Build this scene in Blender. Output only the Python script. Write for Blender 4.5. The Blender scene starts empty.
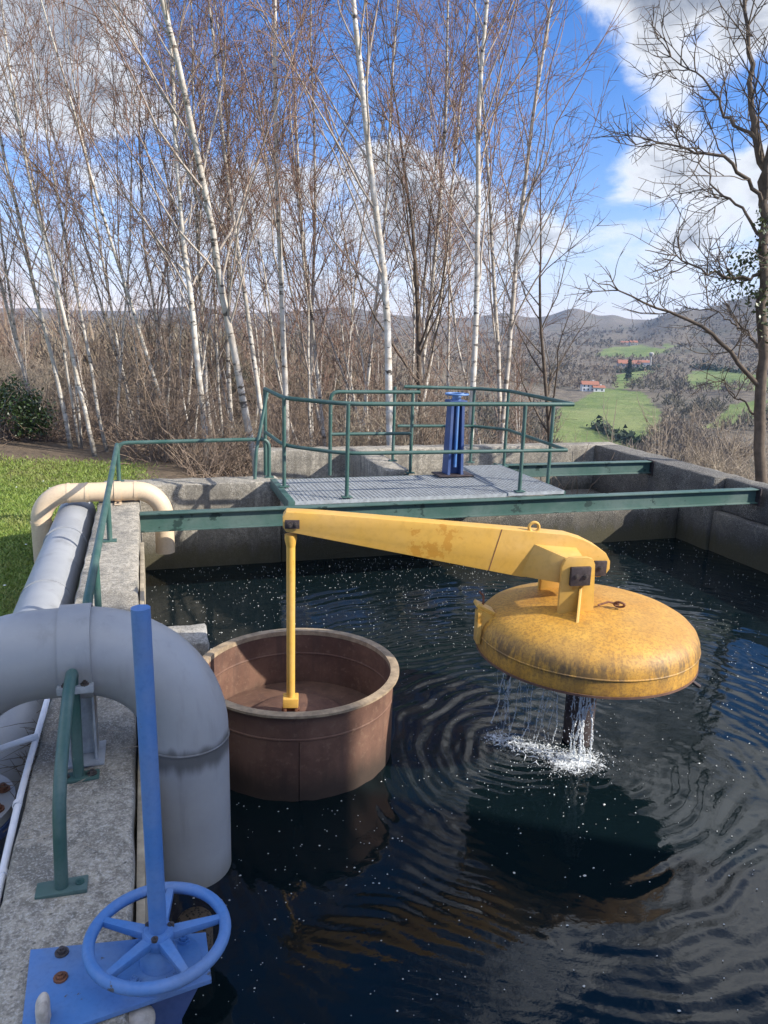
import bpy, bmesh, math, random
import numpy as np
from mathutils import Vector, Matrix
R = math.radians
scene = bpy.context.scene
col = scene.collection

# ---------------------------------------------------------------- camera
F = 765.0
PITCH, YAW, ROLL = R(13.5), R(17.4), R(1.7)
CAM = np.array([0.0, 0.0, 2.56])
f0 = np.array([math.sin(YAW)*math.cos(PITCH), math.cos(YAW)*math.cos(PITCH), -math.sin(PITCH)])
r0 = np.array([math.cos(YAW), -math.sin(YAW), 0.0])
u0 = np.cross(r0, f0)
cr = r0*math.cos(ROLL) + u0*math.sin(ROLL)
cu = u0*math.cos(ROLL) - r0*math.sin(ROLL)
cam_d = bpy.data.cameras.new('camera')
cam_d.sensor_fit = 'VERTICAL'
cam_d.sensor_height = 32.0
cam_d.lens = F/1024*32.0
cam_d.clip_start = 0.05
cam_d.clip_end = 20000
cam = bpy.data.objects.new('camera', cam_d)
col.objects.link(cam)
m = Matrix.Identity(4)
for i in range(3):
    m[i][0], m[i][1], m[i][2], m[i][3] = cr[i], cu[i], -f0[i], CAM[i]
cam.matrix_world = m
scene.camera = cam

def heading(u):            # compass heading of a picture column
    d = f0 + cr*(u-384)/F + cu*(512-340)/F
    return math.atan2(d[0], d[1])

# ---------------------------------------------------------------- light
SUN = np.array([1.0, -0.65, 0.70]); SUN /= np.linalg.norm(SUN)
SUN_EL = math.asin(SUN[2]); SUN_ROT = math.atan2(SUN[0], SUN[1])
sl = bpy.data.lights.new('sun', 'SUN')
sl.energy = 5.0; sl.angle = R(0.5); sl.color = (1.0, 0.94, 0.84)
so = bpy.data.objects.new('sun', sl); col.objects.link(so)
so.location = (8, -2, 12)
so.rotation_euler = Vector(SUN).to_track_quat('Z', 'Y').to_euler()

scene.view_settings.view_transform = 'Standard'
scene.view_settings.look = 'None'
scene.view_settings.exposure = 0.66
scene.view_settings.gamma = 1.0
scene.view_settings.use_curve_mapping = False

class NT:
    """small node tree helper"""
    def __init__(s, tree):
        s.t = tree; s.n = tree.nodes; s.l = tree.links
    def node(s, typ, **kw):
        n = s.n.new(typ)
        for k, v in kw.items(): setattr(n, k, v)
        return n
    def link(s, a, b): s.l.new(a, b)
    def put(s, sock, v):
        if isinstance(v, bpy.types.NodeSocket): s.l.new(v, sock)
        elif isinstance(v, (tuple, list)) and len(v) == 3 and sock.type == 'RGBA': sock.default_value = (*v, 1)
        else: sock.default_value = v
    def math(s, op, a, b=0.0, c=0.0, clamp=False):
        n = s.node('ShaderNodeMath', operation=op, use_clamp=clamp)
        for i, v in enumerate((a, b, c)): s.put(n.inputs[i], v)
        return n.outputs[0]
    def vmath(s, op, a, b=(0, 0, 0)):
        n = s.node('ShaderNodeVectorMath', operation=op)
        s.put(n.inputs[0], a)
        if op == 'SCALE': s.put(n.inputs['Scale'], b)
        else: s.put(n.inputs[1], b)
        return n.outputs['Value'] if op in ('DOT_PRODUCT', 'LENGTH', 'DISTANCE') else n.outputs[0]
    def noise(s, vec, scale, detail=5, rough=0.55, dist=0.0):
        n = s.node('ShaderNodeTexNoise')
        s.put(n.inputs['Vector'], vec); n.inputs['Scale'].default_value = scale
        n.inputs['Detail'].default_value = detail; n.inputs['Roughness'].default_value = rough
        n.inputs['Distortion'].default_value = dist
        return n.outputs['Fac']
    def vor(s, vec, scale, feature='F1'):
        n = s.node('ShaderNodeTexVoronoi', feature=feature)
        s.put(n.inputs['Vector'], vec); n.inputs['Scale'].default_value = scale
        return n.outputs['Distance']
    def ramp(s, fac, a, b, clamp=True):      # smooth 0..1 between a and b
        n = s.node('ShaderNodeMapRange', interpolation_type='SMOOTHSTEP')
        s.put(n.inputs['Value'], fac); n.inputs['From Min'].default_value = a; n.inputs['From Max'].default_value = b
        return n.outputs['Result']
    def mix(s, fac, a, b):
        n = s.node('ShaderNodeMix', data_type='RGBA')
        s.put(n.inputs[0], fac); s.put(n.inputs[6], a); s.put(n.inputs[7], b)
        return n.outputs[2]
    def scale(s, vec, x, y, z):
        n = s.node('ShaderNodeMapping'); s.put(n.inputs['Vector'], vec)
        n.inputs['Scale'].default_value = (x, y, z)
        return n.outputs[0]

# ---------------------------------------------------------------- sky with broken cumulus
world = bpy.data.worlds.new('World'); scene.world = world
world.use_nodes = True
T = NT(world.node_tree); T.n.clear()
sky = T.node('ShaderNodeTexSky', sky_type='NISHITA', sun_disc=False)
sky.sun_elevation = SUN_EL; sky.sun_rotation = SUN_ROT
sky.altitude = 200; sky.air_density = 1.0; sky.dust_density = 0.1; sky.ozone_density = 2.2
tc = T.node('ShaderNodeTexCoord')
D = tc.outputs['Generated']
sep = T.node('ShaderNodeSeparateXYZ'); T.link(D, sep.inputs[0])
zz = T.math('ADD', T.math('MAXIMUM', sep.outputs['Z'], 0.0), 0.22)
comb = T.node('ShaderNodeCombineXYZ')
T.link(T.math('DIVIDE', sep.outputs['X'], zz), comb.inputs[0])
T.link(T.math('DIVIDE', sep.outputs['Y'], zz), comb.inputs[1])
flat = comb.outputs[0]
warp = T.noise(D, 3.0, 3, 0.6)
base = T.noise(flat, 1.15, 9, 0.56, 0.25)
fine = T.noise(T.scale(D, 1, 1, 1.7), 7.0, 9, 0.6, 0.35)
dens = T.math('ADD', T.math('ADD', T.math('MULTIPLY', base, 0.75), T.math('MULTIPLY', fine, 0.62)), -0.185)
def sky_dir(u, v):
    d = f0 + cr*(u-384)/F + cu*(512-v)/F
    return tuple(d/np.linalg.norm(d))
# (picture column, row, sharpness, amount) of the cloud banks and the blue gaps, as compass directions; the highest, out of view, are added for water reflections
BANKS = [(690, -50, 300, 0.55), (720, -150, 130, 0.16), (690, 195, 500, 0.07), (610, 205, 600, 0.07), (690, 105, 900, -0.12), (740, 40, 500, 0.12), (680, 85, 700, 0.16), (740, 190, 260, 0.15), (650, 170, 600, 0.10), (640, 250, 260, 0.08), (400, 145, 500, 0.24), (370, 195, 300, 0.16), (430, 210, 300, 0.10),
         (240, 190, 260, 0.16), (180, 215, 300, 0.08), (15, 70, 130, 0.30), (90, 25, 300, 0.14), (560, 40, 300, 0.10), (500, 230, 200, 0.10),
         (330, 60, 160, -0.26), (590, 120, 700, -0.22), (450, 90, 250, -0.16), (60, 255, 150, -0.20), (250, 60, 250, -0.16), (700, 32, 2500, -0.16), (730, 110, 900, -0.14), (560, 170, 400, -0.14), (660, 225, 900, -0.14), (620, 205, 900, -0.08),
         (230, -700, 10, -0.16), (650, -300, 60, 0.10), (800, -420, 40, 0.10), (300, 285, 60, 0.05), (690, 285, 200, 0.08)]
for u, v, k, a in BANKS:
    dot = T.vmath('DOT_PRODUCT', D, sky_dir(u, v))
    g = T.math('EXPONENT', T.math('MULTIPLY', T.math('SUBTRACT', dot, 1.0), float(k)))
    dens = T.math('ADD', dens, T.math('MULTIPLY', g, a))
dens = T.math('ADD', dens, T.math('MULTIPLY', T.ramp(sep.outputs['Z'], 0.34, 0.60), 0.075))  # extra unseen cloud added overhead for neutral fill light and water reflections
cover = T.ramp(dens, 0.53, 0.68)
thick = T.ramp(dens, 0.60, 0.80)
curl = T.ramp(T.noise(D, 7.0, 6, 0.6, 0.4), 0.36, 0.62)
high = T.ramp(sep.outputs['Z'], 0.16, 0.36)
grey = T.math('MULTIPLY', thick, T.math('ADD', T.math('MULTIPLY', curl, 0.42), T.math('ADD', T.math('MULTIPLY', high, 0.18), 0.42)), clamp=True)
grey = T.math('MULTIPLY', grey, T.math('ADD', T.math('MULTIPLY', T.ramp(sep.outputs['Z'], 0.56, 0.38), 0.55), 0.45))
cloud = T.mix(grey, (4.5, 4.6, 4.75), (0.95, 1.10, 1.40))
hs = T.node('ShaderNodeHueSaturation'); T.link(sky.outputs[0], hs.inputs['Color'])
hs.inputs['Saturation'].default_value = 1.38; hs.inputs['Value'].default_value = 0.78
tint = T.node('ShaderNodeMix', data_type='RGBA', blend_type='MULTIPLY'); tint.inputs[0].default_value = 1.0
T.link(hs.outputs[0], tint.inputs[6]); tint.inputs[7].default_value = (1.12, 0.90, 1.12, 1)
low = T.ramp(sep.outputs['Z'], 0.16, -0.02)
skyc = T.mix(T.math('MULTIPLY', low, 0.55), tint.outputs[2], (3.3, 3.9, 4.8))
over = T.math('ADD', 1.0, T.math('MULTIPLY', T.ramp(sep.outputs['Z'], 0.40, 0.62), 1.7))  # clouds above the view over-brightened to lift shade and brighten water reflections
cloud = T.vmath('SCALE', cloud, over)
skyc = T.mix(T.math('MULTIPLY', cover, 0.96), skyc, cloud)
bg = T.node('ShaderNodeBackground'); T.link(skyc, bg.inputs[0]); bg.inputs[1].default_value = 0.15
out = T.node('ShaderNodeOutputWorld'); T.link(bg.outputs[0], out.inputs[0])

# ---------------------------------------------------------------- materials
def mat(name, build):
    m = bpy.data.materials.new(name); m.use_nodes = True
    t = NT(m.node_tree); t.n.clear()
    bs = t.node('ShaderNodeBsdfPrincipled'); o = t.node('ShaderNodeOutputMaterial'); t.link(bs.outputs[0], o.inputs[0])
    tc = t.node('ShaderNodeTexCoord')
    build(t, bs, tc.outputs['Object'])
    return m
def bump(t, bs, h, strength, dist=0.01):
    b = t.node('ShaderNodeBump'); t.put(b.inputs['Height'], h)
    b.inputs['Strength'].default_value = strength; b.inputs['Distance'].default_value = dist
    t.link(b.outputs[0], bs.inputs['Normal'])
def simple(name, c, rough=0.5, metal=0.0, var=0.25, sc=12):
    def b(t, bs, P):
        n = t.noise(P, sc, 6, 0.65)
        c2 = tuple(x*(1-var) for x in c); c3 = tuple(min(1, x*(1+var*0.6)) for x in c)
        t.put(bs.inputs['Base Color'], t.mix(t.ramp(n, 0.3, 0.7), c2, c3))
        bs.inputs['Roughness'].default_value = rough; bs.inputs['Metallic'].default_value = metal
        bump(t, bs, t.noise(P, sc*4, 4), 0.12, 0.004)
    return mat(name, b)

def concrete(name, light=(0.39, 0.35, 0.28), dark=(0.13, 0.115, 0.09), stain=0.65, wet=True):
    def b(t, bs, P):
        g = t.node('ShaderNodeNewGeometry')
        n1 = t.noise(P, 1.6, 6, 0.6); n2 = t.noise(P, 28, 6, 0.72); n3 = t.noise(P, 120, 3, 0.7)
        c = t.mix(t.ramp(n2, 0.38, 0.62), tuple(x*0.5 for x in light), light)
        c = t.mix(t.math('MULTIPLY', t.ramp(n1, 0.44, 0.60), stain), c, dark)
        n5 = t.noise(P, 4.5, 7, 0.7, 0.6)
        c = t.mix(t.math('MULTIPLY', t.ramp(n5, 0.53, 0.60), 0.6), c, (0.105, 0.10, 0.085))
        c = t.mix(t.math('MULTIPLY', t.ramp(n5, 0.44, 0.36), 0.3), c, (0.30, 0.255, 0.18))
        pit = t.ramp(t.vor(P, 22), 0.13, 0.05)
        c = t.mix(t.math('MULTIPLY', pit, 0.6), c, (0.05, 0.047, 0.04))
        # lichen speckle and pale worn aggregate
        c = t.mix(t.math('MULTIPLY', t.ramp(n3, 0.52, 0.62), 0.5), c, (0.56, 0.53, 0.48))
        c = t.mix(t.math('MULTIPLY', t.ramp(n3, 0.46, 0.38), 0.45), c, tuple(x*0.3 for x in light))
        streak = t.noise(t.scale(P, 7, 7, 0.7), 1.0, 5, 0.65)
        sp = t.node('ShaderNodeSeparateXYZ'); t.link(g.outputs['Position'], sp.inputs[0])
        nz = t.node('ShaderNodeSeparateXYZ'); t.link(g.outputs['Normal'], nz.inputs[0])
        side = t.ramp(t.math('ABSOLUTE', nz.outputs['Z']), 0.7, 0.3)
        c = t.mix(t.math('MULTIPLY', t.math('MULTIPLY', t.ramp(streak, 0.45, 0.62), side), 0.55), c, (0.10, 0.09, 0.075))
        if wet:   # black algae band above the water line
            lvl = t.math('ADD', sp.outputs['Z'], t.math('MULTIPLY', t.math('SUBTRACT', streak, 0.5), 0.5))
            c = t.mix(t.math('MULTIPLY', t.math('MULTIPLY', t.ramp(lvl, 0.48, 0.10), side), 0.86), c, (0.028, 0.026, 0.018))
            c = t.mix(t.math('MULTIPLY', t.math('MULTIPLY', t.ramp(lvl, 0.30, 0.12), side), 0.35), c, (0.10, 0.085, 0.03))
        t.put(bs.inputs['Base Color'], c); bs.inputs['Roughness'].default_value = 0.9
        h = t.math('ADD', t.math('MULTIPLY', n2, 0.6), t.math('ADD', t.math('MULTIPLY', n3, 0.25), t.math('MULTIPLY', pit, -0.5)))
        bump(t, bs, h, 0.7, 0.012)
    return mat(name, b)

def paint(name, c, chip=(0.10, 0.055, 0.03), amount=0.5, rough=0.45, fade=0.3, sc=9, grime=None):
    def b(t, bs, P):
        n1 = t.noise(P, sc, 7, 0.68); n2 = t.noise(P, sc*0.35, 5, 0.6); n3 = t.noise(P, sc*7, 4, 0.6)
        pale = tuple(min(1, x*(1-fade)+0.42*fade) for x in c)
        cc = t.mix(t.ramp(n2, 0.35, 0.68), c, pale)
        cc = t.mix(t.math('MULTIPLY', t.ramp(n3, 0.45, 0.7), 0.22), cc, tuple(x*0.6 for x in c))
        k = 0.70 - 0.13*amount
        cc = t.mix(t.ramp(n1, k, k+0.03), cc, chip)
        if grime: cc = t.mix(t.math('MULTIPLY', t.ramp(n2, 0.5, 0.75), 0.5), cc, grime)
        t.put(bs.inputs['Base Color'], cc)
        t.put(bs.inputs['Roughness'], t.math('ADD', t.math('MULTIPLY', n1, 0.3), rough-0.1))
        bump(t, bs, t.math('ADD', n1, t.math('MULTIPLY', n3, 0.3)), 0.15, 0.004)
    return mat(name, b)

M = {}
M['concrete'] = concrete('weathered_concrete')
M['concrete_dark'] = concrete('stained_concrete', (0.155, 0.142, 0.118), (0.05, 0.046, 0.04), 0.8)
M['concrete_pale'] = concrete('pale_concrete', (0.42, 0.40, 0.36), (0.2, 0.19, 0.17), 0.3, False)
M['green'] = paint('green_paint', (0.030, 0.088, 0.072), (0.16, 0.20, 0.17), 0.36, 0.42, 0.10, 14)
M['beam_green'] = paint('flaking_green_paint', (0.036, 0.092, 0.074), (0.014, 0.038, 0.032), 0.85, 0.5, 0.14, 5)
M['blue'] = paint('blue_paint', (0.055, 0.17, 0.42), (0.075, 0.075, 0.08), 0.55, 0.48, 0.20, 11, (0.05, 0.095, 0.19))
M['blue_dark'] = paint('deep_blue_paint', (0.022, 0.060, 0.19), (0.05, 0.045, 0.04), 0.3, 0.5, 0.10, 10)
M['yellow'] = paint('yellow_paint', (0.62, 0.35, 0.058), (0.52, 0.25, 0.03), 0.8, 0.45, 0.16, 4)
M['galv'] = simple('galvanised_steel', (0.35, 0.37, 0.385), 0.5, 0.15, 0.25, 20)
M['steel_dark'] = simple('dark_steel', (0.065, 0.05, 0.05), 0.6, 0.3, 0.4, 40)
M['bolt'] = simple('bolt_steel', (0.12, 0.10, 0.09), 0.5, 0.6, 0.4, 60)
M['rust_bolt'] = simple('rusty_bolt', (0.18, 0.075, 0.04), 0.8, 0.1, 0.4, 60)
M['pvc'] = simple('white_plastic', (0.72, 0.72, 0.74), 0.4, 0, 0.08, 20)
M['stone'] = simple('pale_stone', (0.46, 0.41, 0.35), 0.9, 0, 0.3, 30)
M['pebble'] = simple('grey_rubble', (0.26, 0.24, 0.21), 0.95, 0, 0.4, 25)

def b_pipe(t, bs, P):
    n = t.noise(P, 2.2, 5, 0.6); n2 = t.noise(t.scale(P, 14, 14, 1.5), 1, 6, 0.6); n3 = t.noise(P, 40, 4, 0.6)
    c = t.mix(t.ramp(n, 0.3, 0.7), (0.285, 0.288, 0.29), (0.355, 0.358, 0.36))
    c = t.mix(t.math('MULTIPLY', t.ramp(n2, 0.5, 0.75), 0.35), c, (0.16, 0.16, 0.155))
    c = t.mix(t.math('MULTIPLY', t.ramp(n3, 0.6, 0.75), 0.4), c, (0.36, 0.36, 0.36))
    sp = t.node('ShaderNodeSeparateXYZ'); t.link(P, sp.inputs[0])
    # grime caught at the weld ring of the down leg and green slime on its mouth
    lv = t.math('ADD', sp.outputs['Z'], t.math('MULTIPLY', t.math('SUBTRACT', n2, 0.5), 0.10))
    ring = t.math('MULTIPLY', t.ramp(lv, -0.06, 0.0), t.ramp(lv, 0.075, 0.035))
    c = t.mix(t.math('MULTIPLY', ring, 0.75), c, (0.05, 0.047, 0.042))
    c = t.mix(t.math('MULTIPLY', t.ramp(lv, -0.44, -0.62), 0.6), c, (0.12, 0.105, 0.06))
    t.put(bs.inputs['Base Color'], c)
    t.put(bs.inputs['Roughness'], t.math('ADD', t.math('MULTIPLY', n, 0.25), 0.33))
    bump(t, bs, n3, 0.06, 0.003)
M['pipe'] = mat('grey_pipe_paint', b_pipe)
def b_pipe2(t, bs, P):
    n = t.noise(P, 2.2, 5, 0.6); n3 = t.noise(P, 40, 4, 0.6); n2 = t.noise(P, 5, 6, 0.65)
    c = t.mix(t.ramp(n, 0.3, 0.7), (0.25, 0.262, 0.28), (0.32, 0.33, 0.345))
    c = t.mix(t.math('MULTIPLY', t.ramp(n2, 0.52, 0.75), 0.5), c, (0.12, 0.12, 0.12))
    t.put(bs.inputs['Base Color'], c); bs.inputs['Roughness'].default_value = 0.5
    bump(t, bs, n3, 0.06, 0.003)
M['pipe_long'] = mat('weathered_grey_pipe', b_pipe2)
M['cream'] = paint('cream_paint', (0.60, 0.46, 0.31), (0.40, 0.42, 0.25), 0.15, 0.5, 0.08, 7)

def b_rust(t, bs, P):
    n = t.noise(P, 3.5, 7, 0.65); n2 = t.noise(P, 26, 6, 0.7); st = t.noise(t.scale(P, 9, 9, 0.8), 1, 6, 0.65)
    c = t.mix(t.ramp(n, 0.32, 0.66), (0.090, 0.042, 0.028), (0.165, 0.086, 0.056))
    c = t.mix(t.math('MULTIPLY', t.ramp(n2, 0.52, 0.68), 0.45), c, (0.22, 0.14, 0.09))
    c = t.mix(t.math('MULTIPLY', t.ramp(st, 0.5, 0.66), 0.55), c, (0.075, 0.042, 0.032))
    g = t.node('ShaderNodeNewGeometry'); sp = t.node('ShaderNodeSeparateXYZ'); t.link(g.outputs['Position'], sp.inputs[0])
    lv = t.math('ADD', sp.outputs['Z'], t.math('MULTIPLY', t.math('SUBTRACT', st, 0.5), 0.25))
    c = t.mix(t.math('MULTIPLY', t.ramp(lv, 0.24, 0.04), 0.85), c, (0.028, 0.020, 0.014))  # waterline algae, made taller and darker to paint in shade on the lower shell
    t.put(bs.inputs['Base Color'], c); bs.inputs['Roughness'].default_value = 0.75
    bump(t, bs, t.math('ADD', n2, n), 0.3, 0.004)
M['rust'] = mat('rusted_steel', b_rust)
M['rust_rim'] = simple('worn_rust_rim', (0.34, 0.255, 0.165), 0.65, 0.1, 0.35, 18)

def b_dome(t, bs, P):
    n = t.noise(P, 4.0, 7, 0.7); n2 = t.noise(P, 55, 7, 0.8); n1 = t.noise(P, 1.7, 4, 0.6)
    sp = t.node('ShaderNodeSeparateXYZ'); t.link(P, sp.inputs[0])
    an = t.node('ShaderNodeMath', operation='ARCTAN2'); t.link(sp.outputs['Y'], an.inputs[0]); t.link(sp.outputs['X'], an.inputs[1])
    cb = t.node('ShaderNodeCombineXYZ'); t.link(t.math('MULTIPLY', an.outputs[0], 13.0), cb.inputs[0]); t.link(t.math('MULTIPLY', sp.outputs['Z'], 5.0), cb.inputs[1])
    st = t.noise(cb.outputs[0], 1.3, 7, 0.7); st2 = t.noise(cb.outputs[0], 0.25, 3, 0.5)
    c = t.mix(t.ramp(n, 0.3, 0.7), (0.46, 0.225, 0.026), (0.60, 0.33, 0.055))
    c = t.mix(t.math('MULTIPLY', t.ramp(n2, 0.47, 0.57), 0.62), c, (0.235, 0.115, 0.028))
    c = t.mix(t.math('MULTIPLY', t.ramp(t.noise(P, 11, 7, 0.75, 0.4), 0.54, 0.68), 0.35), c, (0.20, 0.115, 0.04))     # rough weathered skin
    c = t.mix(t.math('MULTIPLY', t.ramp(n1, 0.42, 0.66), 0.5), c, (0.32, 0.175, 0.05))
    band = t.math('MULTIPLY', t.ramp(sp.outputs['Z'], 0.02, 0.10), t.ramp(sp.outputs['Z'], 0.24, 0.13))
    blk = t.math('MULTIPLY', t.math('MULTIPLY', band, t.ramp(st, 0.38, 0.56)), t.ramp(st2, 0.36, 0.56))
    c = t.mix(t.math('MULTIPLY', blk, 0.72), c, (0.055, 0.042, 0.03))                          # black lichen in runs above the seam
    low = t.math('MULTIPLY', t.ramp(sp.outputs['Z'], 0.06, 0.0), t.ramp(st, 0.44, 0.6))
    c = t.mix(t.math('MULTIPLY', low, 0.55), c, (0.16, 0.085, 0.03))
    t.put(bs.inputs['Base Color'], c)
    t.put(bs.inputs['Roughness'], t.math('ADD', t.math('MULTIPLY', n2, 0.35), 0.42))
    bump(t, bs, t.math('ADD', n2, t.math('MULTIPLY', n, 0.5)), 0.28, 0.004)
M['dome'] = mat('weathered_yellow_paint', b_dome)

def b_water(t, bs, P):
    n = t.noise(P, 26, 4, 0.6, 0.3); n2 = t.noise(P, 9, 3, 0.5)
    bs.inputs['Base Color'].default_value = (0.0030, 0.0075, 0.0092, 1)
    bs.inputs['Roughness'].default_value = 0.03; bs.inputs['IOR'].default_value = 1.333
    bump(t, bs, t.math('ADD', t.math('MULTIPLY', n, 0.35), n2), 0.10, 0.012)
M['water'] = mat('dark_water', b_water)

def b_foam(t, bs, P):
    bs.inputs['Base Color'].default_value = (0.78, 0.80, 0.80, 1); bs.inputs['Roughness'].default_value = 0.5
M['foam'] = mat('white_foam', b_foam)
def b_scum(t, bs, P):
    bs.inputs['Base Color'].default_value = (0.46, 0.46, 0.43, 1); bs.inputs['Roughness'].default_value = 0.6
M['scum'] = mat('pale_scum', b_scum)
def b_fall(t, bs, P):
    bs.inputs['Base Color'].default_value = (0.86, 0.89, 0.90, 1); bs.inputs['Roughness'].default_value = 0.12
    bs.inputs['Transmission Weight'].default_value = 0.3; bs.inputs['IOR'].default_value = 1.33
M['fall'] = mat('aerated_water', b_fall)

def b_bark(t, bs, P):
    oi = t.node('ShaderNodeObjectInfo'); P = t.vmath('ADD', P, t.vmath('SCALE', (3.1, 7.7, 13.3), t.math('MULTIPLY', oi.outputs['Random'], 9.0)))
    n = t.noise(t.scale(P, 4, 4, 13), 1.0, 4, 0.65); n2 = t.noise(t.scale(P, 3, 3, 5), 1.2, 4, 0.6); n3 = t.noise(P, 30, 3)
    c = t.mix(t.ramp(n2, 0.35, 0.65), (0.60, 0.57, 0.51), (0.42, 0.37, 0.30))
    c = t.mix(t.ramp(t.math('ADD', n, t.math('MULTIPLY', oi.outputs['Random'], 0.05)), 0.58, 0.64), c, (0.045, 0.038, 0.032))
    c = t.mix(t.math('MULTIPLY', oi.outputs['Random'], 0.4), c, (0.30, 0.24, 0.18))
    at = t.node('ShaderNodeAttribute', attribute_name='tone')
    c = t.mix(at.outputs['Fac'], (0.13, 0.085, 0.066), c)
    sp = t.node('ShaderNodeSeparateXYZ'); t.link(t.node('ShaderNodeTexCoord').outputs['Object'], sp.inputs[0])
    foot = t.math('ADD', sp.outputs['Z'], t.math('MULTIPLY', n, -1.4))
    c = t.mix(t.math('MULTIPLY', t.ramp(foot, 0.5, -0.6), 0.8), c, (0.10, 0.085, 0.065))
    t.put(bs.inputs['Base Color'], c); bs.inputs['Roughness'].default_value = 0.8
    bump(t, bs, n3, 0.3, 0.01)
M['birch'] = mat('birch_bark', b_bark)
def b_twig(t, bs, P):
    at = t.node('ShaderNodeAttribute', attribute_name='tone')
    n = t.noise(P, 2.0, 3)
    tw = t.mix(t.ramp(n, 0.35, 0.65), (0.185, 0.10, 0.068), (0.26, 0.165, 0.115))
    t.put(bs.inputs['Base Color'], t.mix(at.outputs['Fac'], tw, (0.42, 0.37, 0.31))); bs.inputs['Roughness'].default_value = 0.8
M['twig'] = mat('purple_brown_twigs', b_twig)
M['brown_bark'] = simple('brown_bark', (0.105, 0.078, 0.055), 0.9, 0, 0.4, 9)
M['grey_bark'] = simple('grey_brown_bark', (0.19, 0.15, 0.12), 0.9, 0, 0.4, 9)
def twigmat(name, a, b2):
    def b(t, bs, P):
        n = t.noise(P, 0.9, 4, 0.7)
        t.put(bs.inputs['Base Color'], t.mix(t.ramp(n, 0.35, 0.65), a, b2)); bs.inputs['Roughness'].default_value = 0.9
    return mat(name, b)
M['scrub'] = twigmat('dry_scrub_twigs', (0.27, 0.205, 0.15), (0.17, 0.12, 0.088))
M['scrub_pale'] = twigmat('pale_scrub_twigs', (0.36, 0.30, 0.22), (0.24, 0.19, 0.145))
def b_far(t, bs, P):
    n = t.noise(P, 0.9, 4, 0.7); n2 = t.noise(P, 0.010, 5, 0.65)
    c = t.mix(t.ramp(n, 0.35, 0.65), (0.23, 0.18, 0.125), (0.14, 0.108, 0.078))
    c = t.mix(t.math('MULTIPLY', t.ramp(n2, 0.48, 0.58), 0.75), c, (0.075, 0.072, 0.045))
    t.put(bs.inputs['Base Color'], c); bs.inputs['Roughness'].default_value = 0.9
M['far_twig'] = mat('far_bare_wood', b_far)
def leafmat(name, a, b2, rough=0.5):
    def b(t, bs, P):
        n = t.noise(P, 7, 4, 0.7)
        t.put(bs.inputs['Base Color'], t.mix(t.ramp(n, 0.3, 0.7), a, b2)); bs.inputs['Roughness'].default_value = rough
        bs.inputs['Subsurface Weight'].default_value = 0.0
    return mat(name, b)
M['holly'] = leafmat('dark_glossy_leaves', (0.018, 0.035, 0.012), (0.05, 0.085, 0.022), 0.35)
M['ivy'] = leafmat('ivy_leaves', (0.035, 0.06, 0.018), (0.085, 0.10, 0.03), 0.45)
def b_blade(t, bs, P):
    n = t.noise(P, 9, 4, 0.7); n2 = t.noise(P, 1.1, 5, 0.65); n3 = t.noise(P, 60, 2)
    c = t.mix(t.ramp(n, 0.3, 0.7), (0.10, 0.165, 0.018), (0.20, 0.26, 0.042))
    c = t.mix(t.math('MULTIPLY', t.ramp(n2, 0.5, 0.66), 0.55), c, (0.20, 0.20, 0.055))
    c = t.mix(t.math('MULTIPLY', t.ramp(n3, 0.56, 0.66), 0.6), c, (0.27, 0.23, 0.11))
    t.put(bs.inputs['Base Color'], c); bs.inputs['Roughness'].default_value = 0.6
M['blade'] = mat('grass_blades', b_blade)
M['dark_conifer'] = leafmat('conifer_green', (0.016, 0.032, 0.014), (0.03, 0.05, 0.02), 0.8)

def b_lawn(t, bs, P):
    at = t.node('ShaderNodeAttribute', attribute_name='tone')
    n = t.noise(P, 0.7, 5, 0.65); n2 = t.noise(P, 14, 5, 0.7)
    g = t.mix(t.ramp(n, 0.35, 0.65), (0.070, 0.130, 0.018), (0.125, 0.205, 0.03))
    g = t.mix(t.math('MULTIPLY', t.ramp(n2, 0.5, 0.75), 0.35), g, (0.15, 0.14, 0.05))
    e = t.mix(t.ramp(n2, 0.3, 0.7), (0.085, 0.058, 0.036), (0.16, 0.115, 0.070))
    t.put(bs.inputs['Base Color'], t.mix(at.outputs['Fac'], e, g)); bs.inputs['Roughness'].default_value = 0.95
    bump(t, bs, n2, 0.6, 0.05)
M['lawn'] = mat('lawn_and_litter', b_lawn)
def b_hills(t, bs, P):
    at = t.node('ShaderNodeAttribute', attribute_name='tone')
    n = t.noise(P, 0.012, 6, 0.7); n2 = t.noise(P, 0.12, 6, 0.75)
    g = t.mix(t.ramp(n, 0.35, 0.65), (0.125, 0.180, 0.035), (0.215, 0.245, 0.075))
    n4 = t.noise(P, 0.035, 6, 0.7)
    g = t.mix(t.math('MULTIPLY', t.ramp(n4, 0.45, 0.65), 0.6), g, (0.085, 0.135, 0.028))
    g = t.mix(t.math('MULTIPLY', t.ramp(n2, 0.5, 0.7), 0.4), g, (0.18, 0.17, 0.075))
    w = t.mix(t.ramp(n2, 0.34, 0.66), (0.095, 0.075, 0.050), (0.21, 0.17, 0.115))
    w = t.mix(t.math('MULTIPLY', t.ramp(n, 0.5, 0.62), 0.5), w, (0.060, 0.066, 0.036))
    t.put(bs.inputs['Base Color'], t.mix(at.outputs['Fac'], w, g)); bs.inputs['Roughness'].default_value = 1.0
    bump(t, bs, n2, 1.0, 3.0)
M['hills'] = mat('wooded_hills_and_meadows', b_hills)
M['house_white'] = simple('white_render', (0.74, 0.72, 0.68), 0.8, 0, 0.08, 1)
M['roof_tile'] = simple('terracotta_tiles', (0.33, 0.135, 0.08), 0.85, 0, 0.3, 2)
M['window_dark'] = simple('dark_window', (0.03, 0.035, 0.045), 0.25, 0, 0.1, 3)
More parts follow.
